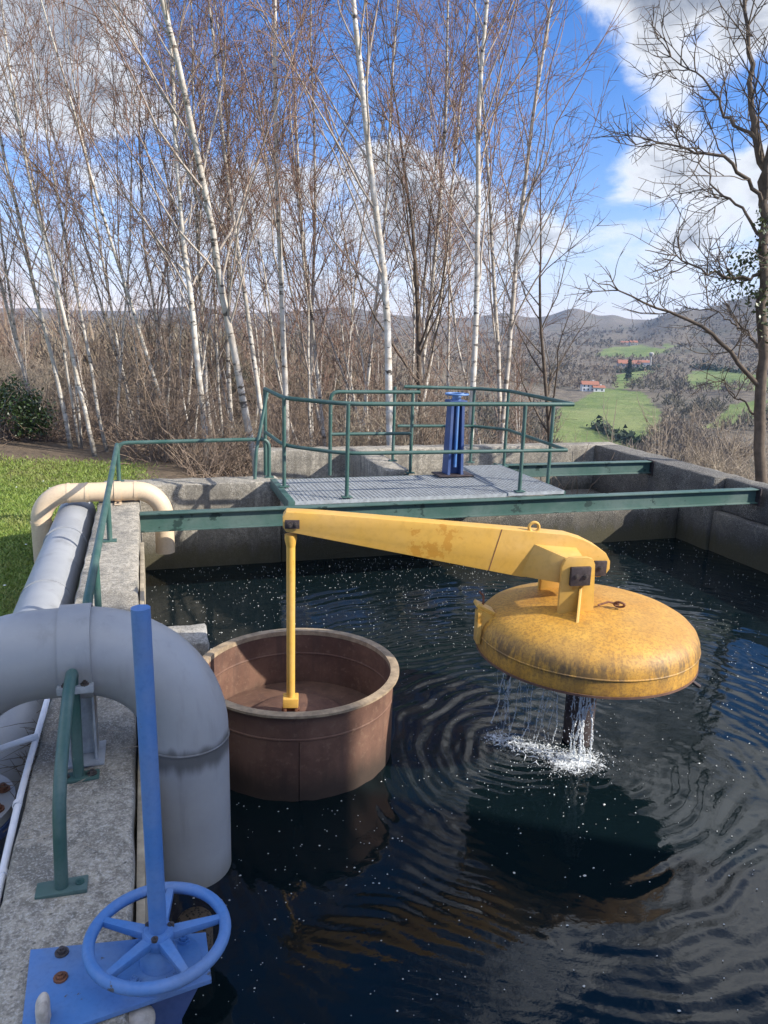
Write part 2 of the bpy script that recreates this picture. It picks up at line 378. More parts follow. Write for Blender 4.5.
M['plaster'] = simple('grey_render', (0.40, 0.38, 0.35), 0.9, 0, 0.2, 3)

# ---------------------------------------------------------------- mesh building
class MB:
    def __init__(s): s.v = []; s.f = []; s.tone = []
    def add(s, vs, fs, tone=0.0):
        o = len(s.v); s.v.extend([tuple(map(float, p)) for p in vs]); s.f.extend([tuple(i+o for i in f) for f in fs])
        s.tone.extend([tone]*len(vs)); return s
    def box(s, x0, x1, y0, y1, z0, z1):
        vs = [(x, y, z) for z in (z0, z1) for y in (y0, y1) for x in (x0, x1)]
        return s.add(vs, [(0, 2, 3, 1), (4, 5, 7, 6), (0, 1, 5, 4), (2, 6, 7, 3), (0, 4, 6, 2), (1, 3, 7, 5)])
    def obox(s, c, ax, ay, az):     # centre and three half-axis vectors
        c, ax, ay, az = map(np.asarray, (c, ax, ay, az))
        vs = [c+ax*i+ay*j+az*k for k in (-1, 1) for j in (-1, 1) for i in (-1, 1)]
        return s.add(vs, [(0, 2, 3, 1), (4, 5, 7, 6), (0, 1, 5, 4), (2, 6, 7, 3), (0, 4, 6, 2), (1, 3, 7, 5)])
    def tube(s, pts, r, n=12, cap=True, closed=False):
        P = [np.asarray(p, float) for p in pts]; k = len(P)
        rr = [r]*k if np.isscalar(r) else list(r)
        up = None; vs = []
        for i in range(k):
            a = P[(i-1) % k] if (closed or i > 0) else P[i]; b = P[(i+1) % k] if (closed or i < k-1) else P[i]
            t = (b-a)/np.linalg.norm(b-a)
            if up is None:
                up = np.cross(t, (0, 0, 1.0) if abs(t[2]) < 0.9 else (0, 1.0, 0)); up /= np.linalg.norm(up)
            up = up-t*(up@t); up /= np.linalg.norm(up); w = np.cross(t, up)
            for j in range(n):
                q = 2*math.pi*j/n; vs.append(P[i]+rr[i]*(up*math.cos(q)+w*math.sin(q)))
        fs = []
        for i in range(k if closed else k-1):
            i2 = (i+1) % k
            for j in range(n):
                j2 = (j+1) % n; fs.append((i*n+j, i*n+j2, i2*n+j2, i2*n+j))
        if cap and not closed:
            fs.append(tuple(range(n-1, -1, -1))); fs.append(tuple((k-1)*n+j for j in range(n)))
        return s.add(vs, fs)
    def lathe(s, prof, c, n=48, axis=(0, 0, 1)):   # profile of (radius, height); opens kept open
        az = np.asarray(axis, float); az /= np.linalg.norm(az)
        ax = np.cross(az, (0, 1, 0) if abs(az[1]) < 0.9 else (1, 0, 0)); ax /= np.linalg.norm(ax); ay = np.cross(az, ax)
        c = np.asarray(c, float); vs = []; k = len(prof)
        for (r, h) in prof:
            for j in range(n):
                q = 2*math.pi*j/n; vs.append(c+az*h+r*(ax*math.cos(q)+ay*math.sin(q)))
        fs = [(i*n+j, i*n+(j+1) % n, (i+1)*n+(j+1) % n, (i+1)*n+j) for i in range(k-1) for j in range(n)]
        return s.add(vs, fs)
    def prism(s, poly, d):          # polygon of 3D points pushed along d
        d = np.asarray(d, float); k = len(poly); a = [np.asarray(p, float) for p in poly]
        fs = [tuple(range(k-1, -1, -1)), tuple(k+i for i in range(k))]
        fs += [(i, (i+1) % k, k+(i+1) % k, k+i) for i in range(k)]
        return s.add(a+[p+d for p in a], fs)
    def bolt(s, c, r=0.014, h=0.014, axis=(0, 0, 1)):
        h = h*.75
        s.lathe([(0.001, -0.004), (r*1.5, -0.004), (r*1.5, 0.003), (r, 0.003)], c, 12, axis)
        s.lathe([(r, 0.003), (r, h), (0.001, h)], c, 6, axis)
        return s.lathe([(r*0.5, h), (r*0.5, h*1.6), (0.001, h*1.6)], c, 8, axis)
    def build(s, name, mt, parent=None, smooth=35, bevel=0, tone=False, fixn=True):
        me = bpy.data.meshes.new(name)
        off = parent_world(parent)
        vs = (np.array(s.v)-off) if parent is not None else np.array(s.v)
        me.from_pydata(vs.tolist(), [], s.f)
        if tone:
            at = me.attributes.new('tone', 'FLOAT', 'POINT'); at.data.foreach_set('value', s.tone)
        if fixn or bevel:
            bm = bmesh.new(); bm.from_mesh(me)
            if fixn: bmesh.ops.recalc_face_normals(bm, faces=bm.faces)
            if bevel:
                es = [e for e in bm.edges if len(e.link_faces) == 2 and e.calc_face_angle(0) > R(40)]
                bmesh.ops.bevel(bm, geom=es, offset=bevel, segments=2, profile=0.6, affect='EDGES')
            bm.to_mesh(me); bm.free()
        if smooth:
            me.polygons.foreach_set('use_smooth', [True]*len(me.polygons)); me.set_sharp_from_angle(angle=R(smooth))
        me.materials.append(mt); me.update()
        o = bpy.data.objects.new(name, me); col.objects.link(o)
        if parent is not None: o.parent = parent
        return o
def parent_world(p):
    v = np.zeros(3)
    while p is not None: v = v+np.array(p.location); p = p.parent
    return v
def tag(o, label=None, cat=None, group=None, kind=None):
    if label: o['label'] = label
    if cat: o['category'] = cat
    if group: o['group'] = group
    if kind: o['kind'] = kind
    return o
def thing(name, loc, label, cat, group=None):
    o = bpy.data.objects.new(name, None); o.empty_display_size = 0.1; col.objects.link(o); o.location = loc
    return tag(o, label, cat, group)
def arc(c, r, a0, a1, n, ux, uy):
    c, ux, uy = map(np.asarray, (c, ux, uy))
    return [c+r*(ux*math.cos(a)+uy*math.sin(a)) for a in np.linspace(a0, a1, n)]
def copy_tree(o, parent=None):
    c = o.copy(); col.objects.link(c)
    if parent is not None: c.parent = parent
    for ch in o.children: copy_tree(ch, c)
    return c
rng = np.random.default_rng(7)
random.seed(7)

# ================================================================ LARGE STRUCTURE
W = 0.91           # top of the tank walls; the water lies at 0
# ---- near ground (lawn left of the tank, leaf litter behind and beside it)
def hnoise(x, y, s=1.0):
    return (np.sin(x*0.9*s+1.3*np.sin(y*0.6*s))+np.sin(y*1.1*s+0.7*np.sin(x*1.4*s+2))+0.6*np.sin(2.3*s*x+1.9*s*y))/2.6
def near_h(x, y):
    D_ = np.hypot(x, y)
    lawn = 0.34+0.02*np.clip(y-6, 0, 9)*np.clip((-x)/3, 0, 1)+0.03*hnoise(x, y, 0.7)
    lawn = np.where(y < 5.2, np.maximum(lawn-0.55*np.clip((5.2-y)/0.8, 0, 1)*np.clip((x+1.9)/0.6, 0, 1), -0.25), lawn)   # the pit the valves stand in
    fall = np.clip((D_-15.0)/60.0, 0, 1)
    right = np.clip((np.arctan2(x, y)-R(14))/R(16), 0, 1)
    return lawn-0.75*np.clip((x-0.5)/2, 0, 1)*np.clip((y-9)/2,0,1)-0.30*np.clip((x-1)/6, 0, 1)-fall*(6.0+26.0*right)-np.clip((x-7)/14, 0, 1)*2.4*np.clip(1-fall, 0, 1)
def grow_axis(a, b, step, grow, lim):
    l = [a]; s = step
    while l[-1] > -lim: l.append(l[-1]-s); s *= grow
    l = l[::-1]; n = max(2, int((b-a)/step)); l += list(np.linspace(a, b, n+1))[1:]; s = step
    while l[-1] < lim: l.append(l[-1]+s); s *= grow
    return np.array(l)
gx = grow_axis(-0.455, 6.93, 0.22, 1.05, 70); gy = grow_axis(-6.0, 10.42, 0.22, 1.05, 78)
GX, GY = np.meshgrid(gx, gy); GZ = near_h(GX, GY)
nx, ny = len(gx), len(gy)
keep = []
for j in range(ny-1):
    for i in range(nx-1):
        cx, cy = (gx[i]+gx[i+1])/2, (gy[j]+gy[j+1])/2
        if -0.455 < cx < 6.93 and -6 < cy < 10.42: continue
        keep.append((j*nx+i, j*nx+i+1, (j+1)*nx+i+1, (j+1)*nx+i))
g = MB(); g.v = [tuple(p) for p in np.stack([GX, GY, GZ], -1).reshape(-1, 3)]; g.f = keep
edge = 12.9+1.2*np.sin(GX*0.8)+0.5*np.sin(GX*2.1+1)+np.clip(-GX-2, 0, 8)*0.35
tone = np.clip((edge-GY)/0.9, 0, 1)*np.clip((0.0-GX)/0.8, 0, 1)
tone = tone*np.where((GY < 5.4) & (GX > -1.75), 0, 1)
g.tone = tone.reshape(-1).tolist()
ground = g.build('ground', M['lawn'], None, 180, tone=True, fixn=False); tag(ground, kind='structure')

# ---- far terrain: a valley with meadows, a wooded hill at the right, blue ridges behind
PR_D = np.array([30, 60, 100, 180, 300, 450, 700, 900, 1100, 1300, 1600, 2000, 2600, 3300, 4500])
PR = {-60: [-4, -6, -9, -13, -15, -12, -9, -7, -5, -3, 0, 6, 20, 44, 40],
      2:   [-4, -6, -9, -13, -16, -13, -10, -8, -6, -4, 0, 6, 22, 50, 44],
      14:  [-4, -7, -13, -20, -20, -12, -8, -6, -3, 0, 2, 8, 30, 58, 50],
      24:  [-6, -14, -26, -40, -46, -45, -38, -33, -27, -21, -16, -6, 22, 60, 50],
      30:  [-6, -15, -28, -42, -49, -47, -44, -37, -30, -24, -18, -8, 24, 66, 50],
      34:  [-6, -15, -28, -42, -49, -47, -43, -38, -30, -19, -14, 8, 38, 64, 50],
      38:  [-6, -15, -28, -42, -49, -46, -42, -36, -28, -14, 14, 62, 80, 70, 50],
      43:  [-6, -15, -28, -42, -48, -44, -36, -30, -20, -2, 46, 104, 118, 90, 60],
      55:  [-6, -15, -28, -42, -46, -42, -30, -20, -5, 20, 70, 120, 130, 90, 60],
      100: [-6, -12, -20, -30, -30, -26, -20, -14, 0, 20, 50, 90, 100, 80, 60]}
PA = np.array(sorted(PR)); PT = np.array([PR[a] for a in PA], float)
def far_h(x, y):
    x = np.asarray(x, float); y = np.asarray(y, float)
    D_ = np.hypot(x, y); az = np.clip(np.degrees(np.arctan2(x, y)), -59.9, 99.9)
    li = np.interp(np.log(D_), np.log(PR_D), np.arange(len(PR_D)))
    ai = np.clip(np.searchsorted(PA, az)-1, 0, len(PA)-2); fa = (az-PA[ai])/(PA[ai+1]-PA[ai]); fa = fa*fa*(3-2*fa)
    i0 = np.clip(li.astype(int), 0, len(PR_D)-2); fl = li-i0; fl = fl*fl*(3-2*fl)
    z = (PT[ai, i0]*(1-fl)+PT[ai, i0+1]*fl)*(1-fa)+(PT[ai+1, i0]*(1-fl)+PT[ai+1, i0+1]*fl)*fa
    am = np.clip((D_-250)/1500, 0, 1)
    z = z+np.clip((D_-2300)/700, 0, 1)*(38*np.exp(-((az-30.5)/1.5)**2)+22*np.exp(-((az-25.5)/1.3)**2)+26*np.exp(-((az-14)/3)**2)+14*np.exp(-((az-33.2)/0.8)**2)+24*np.exp(-((az-3)/2.5)**2))-12*np.clip((D_-2400)/600, 0, 1)+22*np.clip((D_-2400)/600, 0, 1)*hnoise(x, y, 0.0030)+am*(5.0*hnoise(x, y, 0.011)+2.5*hnoise(x+300, y-90, 0.028)+9*np.clip((D_-2000)/1200, 0, 1)*hnoise(x, y, 0.0043))
    return z
faz = np.radians(np.arange(-42, 78.01, 0.22)); fD = np.concatenate([np.geomspace(34, 250, 26)[:-1], np.geomspace(250, 1700, 130)[:-1], np.geomspace(1700, 4500, 50)])
AZ, DD = np.meshgrid(faz, fD); FX, FY = DD*np.sin(AZ), DD*np.cos(AZ); FZ = far_h(FX, FY)
na, nd = len(faz), len(fD)
# meadows: ellipses on the ground given by heading (deg), distance, half width (m), half depth (m), turn
def az_of(u): return math.degrees(heading(u))
def place(u, v):            # where the sight line of a picture point first meets the far terrain
    d = f0 + cr*(u-384)/F + cu*(512-v)/F; d = d/np.hypot(d[0], d[1])
    for t in np.geomspace(120, 4400, 1500):
        p = CAM+d*t
        if p[2] < far_h(p[0], p[1]): return np.array([p[0], p[1], float(far_h(p[0], p[1]))])
    return CAM+d*2500
FIELDS = [[(545, 440), (560, 410), (600, 388), (640, 392), (662, 412), (660, 432), (640, 450), (610, 470), (560, 470)],
          [(618, 392), (610, 378), (640, 369), (655, 372), (640, 380)],
          [(596, 356), (612, 347), (640, 345), (668, 352), (650, 356), (620, 358)],
          [(686, 388), (690, 371), (720, 369), (770, 378), (770, 392), (730, 390)],
          [(660, 345), (676, 346), (672, 350)], [(700, 430), (730, 405), (768, 400), (768, 412), (730, 425)]]
def inpoly(px, py, poly):
    ins = np.zeros(px.shape, bool); k = len(poly)
    for i in range(k):
        x0, y0 = poly[i]; x1, y1 = poly[(i+1) % k]
        c = ((y0 > py) != (y1 > py)); xs = (x1-x0)*(py-y0)/(y1-y0+1e-9)+x0
        ins ^= c & (px < xs)
    return ins
ft = np.zeros(FX.shape)
wob = np.clip((DD-100)/2500, 0, 1)*14
for poly in FIELDS:
    w = [place(*q)[:2] for q in poly]
    ft = np.maximum(ft, inpoly(FX+wob*hnoise(FX, FY, 0.03), FY+wob*hnoise(FY, FX, 0.04), w).astype(float))
g = MB(); g.v = [tuple(p) for p in np.stack([FX, FY, FZ], -1).reshape(-1, 3)]
g.f = [(j*na+i, j*na+i+1, (j+1)*na+i+1, (j+1)*na+i) for j in range(nd-1) for i in range(na-1)]
g.tone = ft.reshape(-1).tolist()
hills = g.build('hills', M['hills'], None, 180, tone=True, fixn=False); tag(hills, kind='structure')

# ---- far woods: thousands of small bare crowns, one mass
def far_wood():
    vs, fs = [], []
    n = 0; tries = 0
    while n < 11000 and tries < 120000:
        tries += 1
        a = R(rng.uniform(-14, 47) if tries % 3 else rng.uniform(24, 46)); d = math.exp(rng.uniform(math.log(70), math.log(2300)))
        x, y = d*math.sin(a), d*math.cos(a)
        ia = int(np.clip((a-faz[0])/(faz[1]-faz[0]), 0, na-1)); jd = int(np.clip(np.searchsorted(fD, d), 0, nd-1))
        if ft[jd, ia] > 0.5: continue
        if d < 700 and math.degrees(a) > 22 and hnoise(np.array(x), np.array(y), 0.02) < -0.25: continue
        z = float(far_h(x, y)); h = rng.uniform(5, 11); w = h*rng.uniform(0.28, 0.5)
        k = 46 if d < 420 else (24 if d < 900 else 14)
        q = rng.normal(size=(k, 3)); q /= np.linalg.norm(q, axis=1)[:, None]; q *= rng.uniform(.35, 1.0, (k, 1))
        c = np.array([x, y, z+h*0.55])+q*np.array([w, w, h*0.45])
        dr_ = q*np.array([.6, .6, .5])+np.array([0, 0, .55])+rng.normal(0, .25, (k, 3)); dr_ /= np.linalg.norm(dr_, axis=1)[:, None]
        sd = np.cross(dr_, rng.normal(size=(k, 3))); sd /= np.linalg.norm(sd, axis=1)[:, None]
        ln = h*rng.uniform(.10, .22, (k, 1)); th = (0.05+.00055*d)*rng.uniform(.6, 1.4, (k, 1))
        i = len(vs)
        for e in range(k):
            vs += [c[e]-sd[e]*th[e]-dr_[e]*ln[e], c[e]+sd[e]*th[e]-dr_[e]*ln[e]*.7, c[e]+dr_[e]*ln[e]]; fs.append((i+3*e, i+3*e+1, i+3*e+2))
        n += 1
    g = MB(); g.add(vs, fs); return g
fw = far_wood().build('far_woods', M['far_twig'], None, 0, fixn=False); tag(fw, 'brown mass of leafless woods covering the valley sides', 'woods', kind='stuff')

# ---- tank walls
wl = MB().box(-0.47, -0.10, -4.0, 8.1, -0.9, W)
tank_l = thing('concrete_wall', (-0.285, 2, 0), 'long pitted concrete wall carrying the grey pipe arch and the blue handwheel plate', 'wall')
def rough_block(x0, x1, y0, y1, z0, z1, amp=0.006, step=0.12):
    bm = bmesh.new(); bmesh.ops.create_cube(bm, size=1)
    for v in bm.verts: v.co = Vector((x0 if v.co.x < 0 else x1, y0 if v.co.y < 0 else y1, z0 if v.co.z < 0 else z1))
    for ax, ln in ((0, x1-x0), (1, y1-y0), (2, z1-z0)):
        n = int(ln/step)
        if n < 1: continue
        for k in range(1, n+1):
            c = [0, 0, 0]; c[ax] = (x0, y0, z0)[ax]+ln*k/(n+1); nn = [0, 0, 0]; nn[ax] = 1
            bmesh.ops.bisect_plane(bm, geom=bm.verts[:]+bm.edges[:]+bm.faces[:], plane_co=c, plane_no=nn)
    es = [e for e in bm.edges if len(e.link_faces) == 2 and e.calc_face_angle(0) > R(40)]
    bmesh.ops.bevel(bm, geom=es, offset=0.012, segments=1, affect='EDGES')
    for v in bm.verts:
        p = v.co*9
        q = Vector((math.sin(p.y*1.7+p.z*2.3)+math.sin(p.z*3.9+p.x), math.sin(p.x*2.1+p.z*1.3)+math.sin(p.y*3.1), math.sin(p.x*1.9+p.y*1.4)+math.sin(p.y*4.3+p.x*2)))
        v.co += q*amp*0.5
        v.co += Vector((random.uniform(-1, 1), random.uniform(-1, 1), random.uniform(-1, 1)))*amp*0.45
    mb = MB(); bm.verts.index_update(); mb.add([v.co for v in bm.verts], [tuple(v.index for v in f.verts) for f in bm.faces]); bm.free()
    return mb
rough_block(-0.47, -0.10, -1.2, 8.1, -0.9, W).build('wall_body', M['concrete'], tank_l, 50)
MB().box(-0.092, -0.066, -1.0, 6.1, 0.55, 0.865).build('edge_batten', simple('weathered_batten', (0.36, 0.30, 0.21), 0.9, 0, 0.4, 9), tank_l, bevel=0.004)
tag(rough_block(-0.47, 1.36, 8.103, 8.47, -0.9, W).build('concrete_wall', M['concrete'], None, 50), 'concrete end wall under the low green rail, cream pipe before it', 'wall')
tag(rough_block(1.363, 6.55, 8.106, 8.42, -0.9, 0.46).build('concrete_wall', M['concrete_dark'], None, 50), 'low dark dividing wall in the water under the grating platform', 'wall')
tag(rough_block(2.66, 2.95, 8.44, 10.2, -0.9, W+0.03).build('concrete_wall', M['concrete'], None, 50), 'short concrete wall running back from behind the blue pedestal', 'wall')
tag(rough_block(1.363, 7.0, 10.203, 10.5, -0.9, W).build('concrete_wall', M['concrete'], None, 50), 'farthest concrete wall at the back edge of the tank', 'wall')
rw = thing('concrete_wall', (6.75, 6, 0), 'dark stained right hand concrete wall with a ledge above the water', 'wall')
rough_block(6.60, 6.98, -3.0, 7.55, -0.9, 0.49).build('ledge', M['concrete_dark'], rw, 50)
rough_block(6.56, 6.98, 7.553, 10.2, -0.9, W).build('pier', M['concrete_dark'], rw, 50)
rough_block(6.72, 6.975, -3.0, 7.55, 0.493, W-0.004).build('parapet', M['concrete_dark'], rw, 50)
ch = MB(); ch.box(1.2, 6.6, 8.42, 10.21, -0.9, 0.22)
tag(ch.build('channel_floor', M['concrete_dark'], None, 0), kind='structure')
tag(rough_block(-0.098, 0.33, 4.86, 5.20, -0.5, 0.50).build('concrete_block', M['concrete_pale'], None, 50), 'pale concrete block between the tank wall and the rusty tub', 'block')

# ---- water with rings spreading from the falling streams
xs = np.arange(-0.12, 6.64, 0.0155); ys = np.arange(0.6, 8.13, 0.0155)
X, Y = np.meshgrid(xs, ys)
Hh = np.zeros_like(X)
def vnoise(x, y, seed, sc):
    r_ = np.random.default_rng(seed); a = 0
    for _ in range(13):
        th = r_.uniform(0, 6.28); k = sc*r_.uniform(0.6, 1.5); a = a+np.sin(k*(x*math.cos(th)+y*math.sin(th))+r_.uniform(0, 6.28))
    return a/13*1.35
wx = X+0.16*vnoise(X, Y, 1, 4.0)+0.06*vnoise(X, Y, 2, 11.0); wy = Y+0.16*vnoise(X, Y, 3, 4.0)+0.06*vnoise(X, Y, 4, 11.0)
for (sx, sy, A, lam, dec) in ((2.42, 3.66, 0.0015, 0.105, 2.6), (2.2, 3.92, 0.0010, 0.085, 1.6), (2.55, 3.75, 0.0022, 0.15, 5.0)):
    r_ = np.hypot(wx-sx, wy-sy)
    am = A*np.exp(-r_/dec)*np.clip(0.45+2.3*vnoise(X, Y, 5+int(lam*1000), 2.6), 0, 1.8)
    Hh += am*np.cos(2*math.pi*r_/lam)
amb = 0.55+0.45*np.tanh((X-1.2))
for s_, (sc, A) in enumerate(((9, 0.0022), (19, 0.0020), (38, 0.0012), (66, 0.0006), (4, 0.0022))):
    Hh += A*amb*vnoise(wx, wy, 20+s_, sc)
calm = 1-0.75*np.exp(-(((X-0.3)/0.8)**2+((Y-6.4)/1.6)**2))
Hh *= calm
Hh += 0.010*np.exp(-((X-2.42)**2+(Y-3.66)**2)/0.02)*vnoise(X, Y, 9, 70)+0.006*np.exp(-((X-2.25)**2+(Y-3.95)**2)/0.05)*vnoise(X, Y, 10, 60)
g = MB(); nwx, nwy = len(xs), len(ys)
g.v = [tuple(p) for p in np.stack([X, Y, Hh], -1).reshape(-1, 3)]
g.f = [(j*nwx+i, j*nwx+i+1, (j+1)*nwx+i+1, (j+1)*nwx+i) for j in range(nwy-1) for i in range(nwx-1)]
water = g.build('water', M['water'], None, 180, fixn=False); tag(water, kind='structure')

# white flecks of foam drifting on the water
g = MB()
def fleck(x, y, r_):
    k = 6; ph = rng.uniform(0, 6.28); e = rng.uniform(0.55, 1.0)
    z = 0.0065
    vs = [(x, y, z+r_*0.5)]+[(x+r_*math.cos(ph+6.283*q/k)*rng.uniform(0.7, 1.2), y+e*r_*math.sin(ph+6.283*q/k)*rng.uniform(0.7, 1.2), z-0.002) for q in range(k)]
    g.add(vs, [(0, 1+q, 1+(q+1) % k) for q in range(k)])
cnt = 0
while cnt < 3600:
    x, y = rng.uniform(-0.05, 6.55), rng.uniform(0.9, 8.05)
    den = 0.16+0.7*max(0, vnoise(np.array(x), np.array(y), 31, 2.2))+0.75*max(0, vnoise(np.array(x), np.array(y), 32, 7))
    if y > 5.3 and x < 3.2: den += 0.28
    if rng.random() > den: continue
    if math.hypot(x-0.82, y-4.27) < 0.63: continue
    fleck(x, y, abs(rng.normal(0, 0.0020))+0.0012+(0.006 if rng.random() < 0.010 else 0)+0.00012*y); cnt += 1
tag(g.build('foam_flecks', M['scum'], None, 0), 'small white flecks of foam scattered over the dark water', 'foam', kind='stuff')

# ================================================================ OBJECTS
AX = np.array([1, 0, 0.]); AY = np.array([0, 1, 0.]); AZ_ = np.array([0, 0, 1.])
# ---- green beams across the tank
def ibeam(x0, x1, y, ztop, h, w, label, endplate):
    t = thing('steel_beam', (x0, y, ztop-h), label, 'beam', 'green steel beams over the tank')
    MB().box(x0, x1, y-w/2, y+w/2, ztop-0.012, ztop).build('flange', M['beam_green'], t, bevel=0.003)
    MB().box(x0, x1, y-w/2, y+w/2, ztop-h, ztop-h+0.012).build('flange', M['beam_green'], t, bevel=0.003)
    MB().box(x0, x1, y-0.006, y+0.006, ztop-h+0.012, ztop-0.012).build('web', M['beam_green'], t)
    if endplate: MB().box(x1, x1+0.015, y-w/2-0.02, y+w/2+0.02, ztop-h-0.03, ztop+0.01).build('end_plate', M['steel_dark'], t)
ibeam(-0.098, 6.62, 6.93, W-0.005, 0.168, 0.11, 'long green beam spanning the whole tank in front of the grating platform', True)
ibeam(4.2, 6.545, 8.80, W-0.005, 0.165, 0.11, 'shorter green beam behind the platform, ending at the right wall', True)
# ---- grating platform
t = thing('grating_platform', (2.7, 7.7, W), 'grey steel grating deck with railings round it above the tank', 'platform')
def grating(x0, x1, y0, y1, z):
    g = MB()
    y = y0
    while y < y1: g.box(x0, x1, y, y+0.005, z-0.032, z); y += 0.0345
    x = x0+0.04
    while x < x1: g.box(x, x+0.006, y0, y1, z-0.008, z+0.0015); x += 0.042
    g.box(x0-0.004, x0, y0-0.003, y1, z-0.034, z+0.002); g.box(x1, x1+0.004, y0-0.003, y1, z-0.034, z+0.002)
    g.box(x0-0.004, x1+0.004, y0-0.007, y0-0.003, z-0.034, z+0.002)
    return g
grating(1.31, 3.52, 7.0, 8.09, W+0.03).build('grating_panel', M['galv'], t, 0, fixn=False)
grating(3.53, 4.17, 6.99, 8.55, W+0.04).build('grating_panel', M['galv'], t, 0, fixn=False)
MB().box(1.24, 1.302, 6.985, 8.10, W-0.06, W+0.04).build('edge_angle', M['green'], t, bevel=0.004)
MB().box(1.3, 4.17, 8.092, 8.101, W-0.06, W+0.028).build('edge_angle', M['green'], t)
MB().box(4.178, 4.20, 7.0, 8.75, W-0.06, W+0.03).build('edge_angle', M['green'], t)
# ---- railings
RR = 0.021
def rail_line(pts, rad=0.10, n=6):          # polyline with rounded bends
    P = [np.asarray(p, float) for p in pts]; o = [P[0]]
    for i in range(1, len(P)-1):
        a, b, c = P[i-1], P[i], P[i+1]; d0 = (a-b)/np.linalg.norm(a-b); d1 = (c-b)/np.linalg.norm(c-b)
        r_ = min(rad, np.linalg.norm(a-b)*0.45, np.linalg.norm(c-b)*0.45)
        for q in np.linspace(0, 1, n): o.append((b+d0*r_)*(1-q)**2+2*b*q*(1-q)+(b+d1*r_)*q*q)
    o.append(P[-1]); return o
def post(name, t, x, y, z0, z1, plate=True):
    MB().tube([(x, y, z0), (x, y, z1)], RR*0.93, 12).build(name, M['green'], t)
    if plate:
        MB().box(x-0.05, x+0.05, y-0.035, y+0.035, z0-0.002, z0+0.01).build('base_plate', M['green'], t, bevel=0.002)
zt, zm = W+0.945, W+0.47
t = thing('railing', (2.8, 7.03, W), 'green two bar railing along the front edge of the grating platform', 'railing', 'green railings of the platform')
front = [(1.25, 8.50, zt+0.02), (1.31, 7.62, zt), (1.80, 7.05, zt), (4.20, 6.99, zt)]
MB().tube(rail_line(front, 0.2), RR, 12).build('top_rail', M['green'], t)
MB().tube(rail_line([(1.25, 8.50, zm+0.02), (1.31, 7.62, zm), (1.80, 7.05, zm), (4.17, 6.99, zm)], 0.2), RR*0.9, 12).build('middle_rail', M['green'], t)
for (x, y) in ((1.31, 7.62), (1.82, 7.035), (3.66, 7.005)): post('post', t, x, y, W+0.045, zt)
MB().tube([(1.25, 8.50, W), (1.25, 8.50, zt+0.02)], RR, 12).build('post', M['green'], t)
MB().tube(rail_line([(1.27, 8.46, zt-0.01), (1.12, 8.30, W+0.30), (1.10, 8.28, W)], 0.05), RR*0.9, 12).build('brace', M['green'], t)
t = thing('railing', (3.9, 8.7, W), 'green railing along the back and right sides of the platform, reaching behind the blue pedestal', 'railing', 'green railings of the platform')
MB().tube(rail_line([(4.20, 7.03, zt+0.001), (4.27, 8.62, zt), (3.96, 8.98, zt), (3.05, 9.05, zt+0.01)], 0.08), RR, 12).build('top_rail', M['green'], t)
MB().tube(rail_line([(4.17, 7.03, zm+0.001), (4.27, 8.62, zm), (3.96, 8.98, zm), (2.98, 9.05, zm)], 0.08), RR*0.9, 12).build('middle_rail', M['green'], t)
for (x, y) in ((4.215, 7.42), (4.27, 8.64), (3.96, 8.98)): post('post', t, x, y, W, zt)
post('post', t, 2.93, 9.05, W+0.03, zt+0.01)
t = thing('railing', (2.45, 8.39, W), 'short green railing loop with rounded corners between the platform and the short wall', 'railing', 'green railings of the platform')
MB().tube(rail_line([(1.967, 8.39, W), (1.967, 8.39, zt), (3.02, 8.385, zt)], 0.09), RR, 12).build('top_rail', M['green'], t)
MB().tube([(1.967, 8.39, zm), (2.94, 8.385, zm)], RR*0.9, 12).build('middle_rail', M['green'], t)
post('post', t, 2.935, 8.385, W, zt)
# low railing on the end wall and along the left wall
t = thing('railing', (0.4, 8.4, W), 'low green railing with bent ends on the concrete end wall', 'railing', 'low green railings on the tank walls')
MB().tube(rail_line([(-0.31, 8.36, W), (-0.31, 8.36, W+0.41), (1.27, 8.36, W+0.43), (1.27, 8.36, W)], 0.10), RR, 12).build('rail', M['green'], t)
MB().box(-0.36, -0.26, 8.32, 8.40, W-0.001, W+0.011).build('base_plate', M['green'], t, bevel=0.002)
MB().box(1.22, 1.32, 8.32, 8.40, W-0.001, W+0.011).build('base_plate', M['green'], t, bevel=0.002)
t = thing('railing', (-0.31, 5.5, W), 'low green railing running along the left wall behind the grey pipe arch', 'railing', 'low green railings on the tank walls')
MB().tube(rail_line([(-0.31, 8.30, W+0.40), (-0.312, 6.0, W+0.36), (-0.305, 3.62, W+0.36), (-0.305, 3.5, W)], 0.10), RR*1.1, 12).build('rail', M['green'], t)
post('post', t, -0.313, 6.02, W, W+0.36); post('post', t, -0.315, 4.45, W, W+0.36)
t = thing('railing', (-0.30, 2.45, W), 'nearest green hoop rail standing by the foot of the pipe arch', 'railing', 'low green railings on the tank walls')
MB().tube(rail_line([(-0.301, 2.13, W), (-0.293, 2.15, W+0.30), (-0.286, 2.47, W+0.45), (-0.290, 2.73, W+0.455), (-0.297, 2.73, W)], 0.16), RR*0.92, 14).build('rail', M['green'], t)
MB().box(-0.372, -0.228, 2.10, 2.165, W-0.002, W+0.012).build('base_plate', M['beam_green'], t, bevel=0.003)
MB().box(-0.365, -0.225, 2.70, 2.76, W-0.002, W+0.01).build('base_plate', M['beam_green'], t, bevel=0.003)
for x in (-0.345, -0.25): MB().bolt((x, 2.73, W+0.012), 0.012).build('bolt', M['bolt'], t)
MB().bolt((-0.25, 2.135, W+0.014), 0.009, 0.006).build('bolt', M['green'], t)
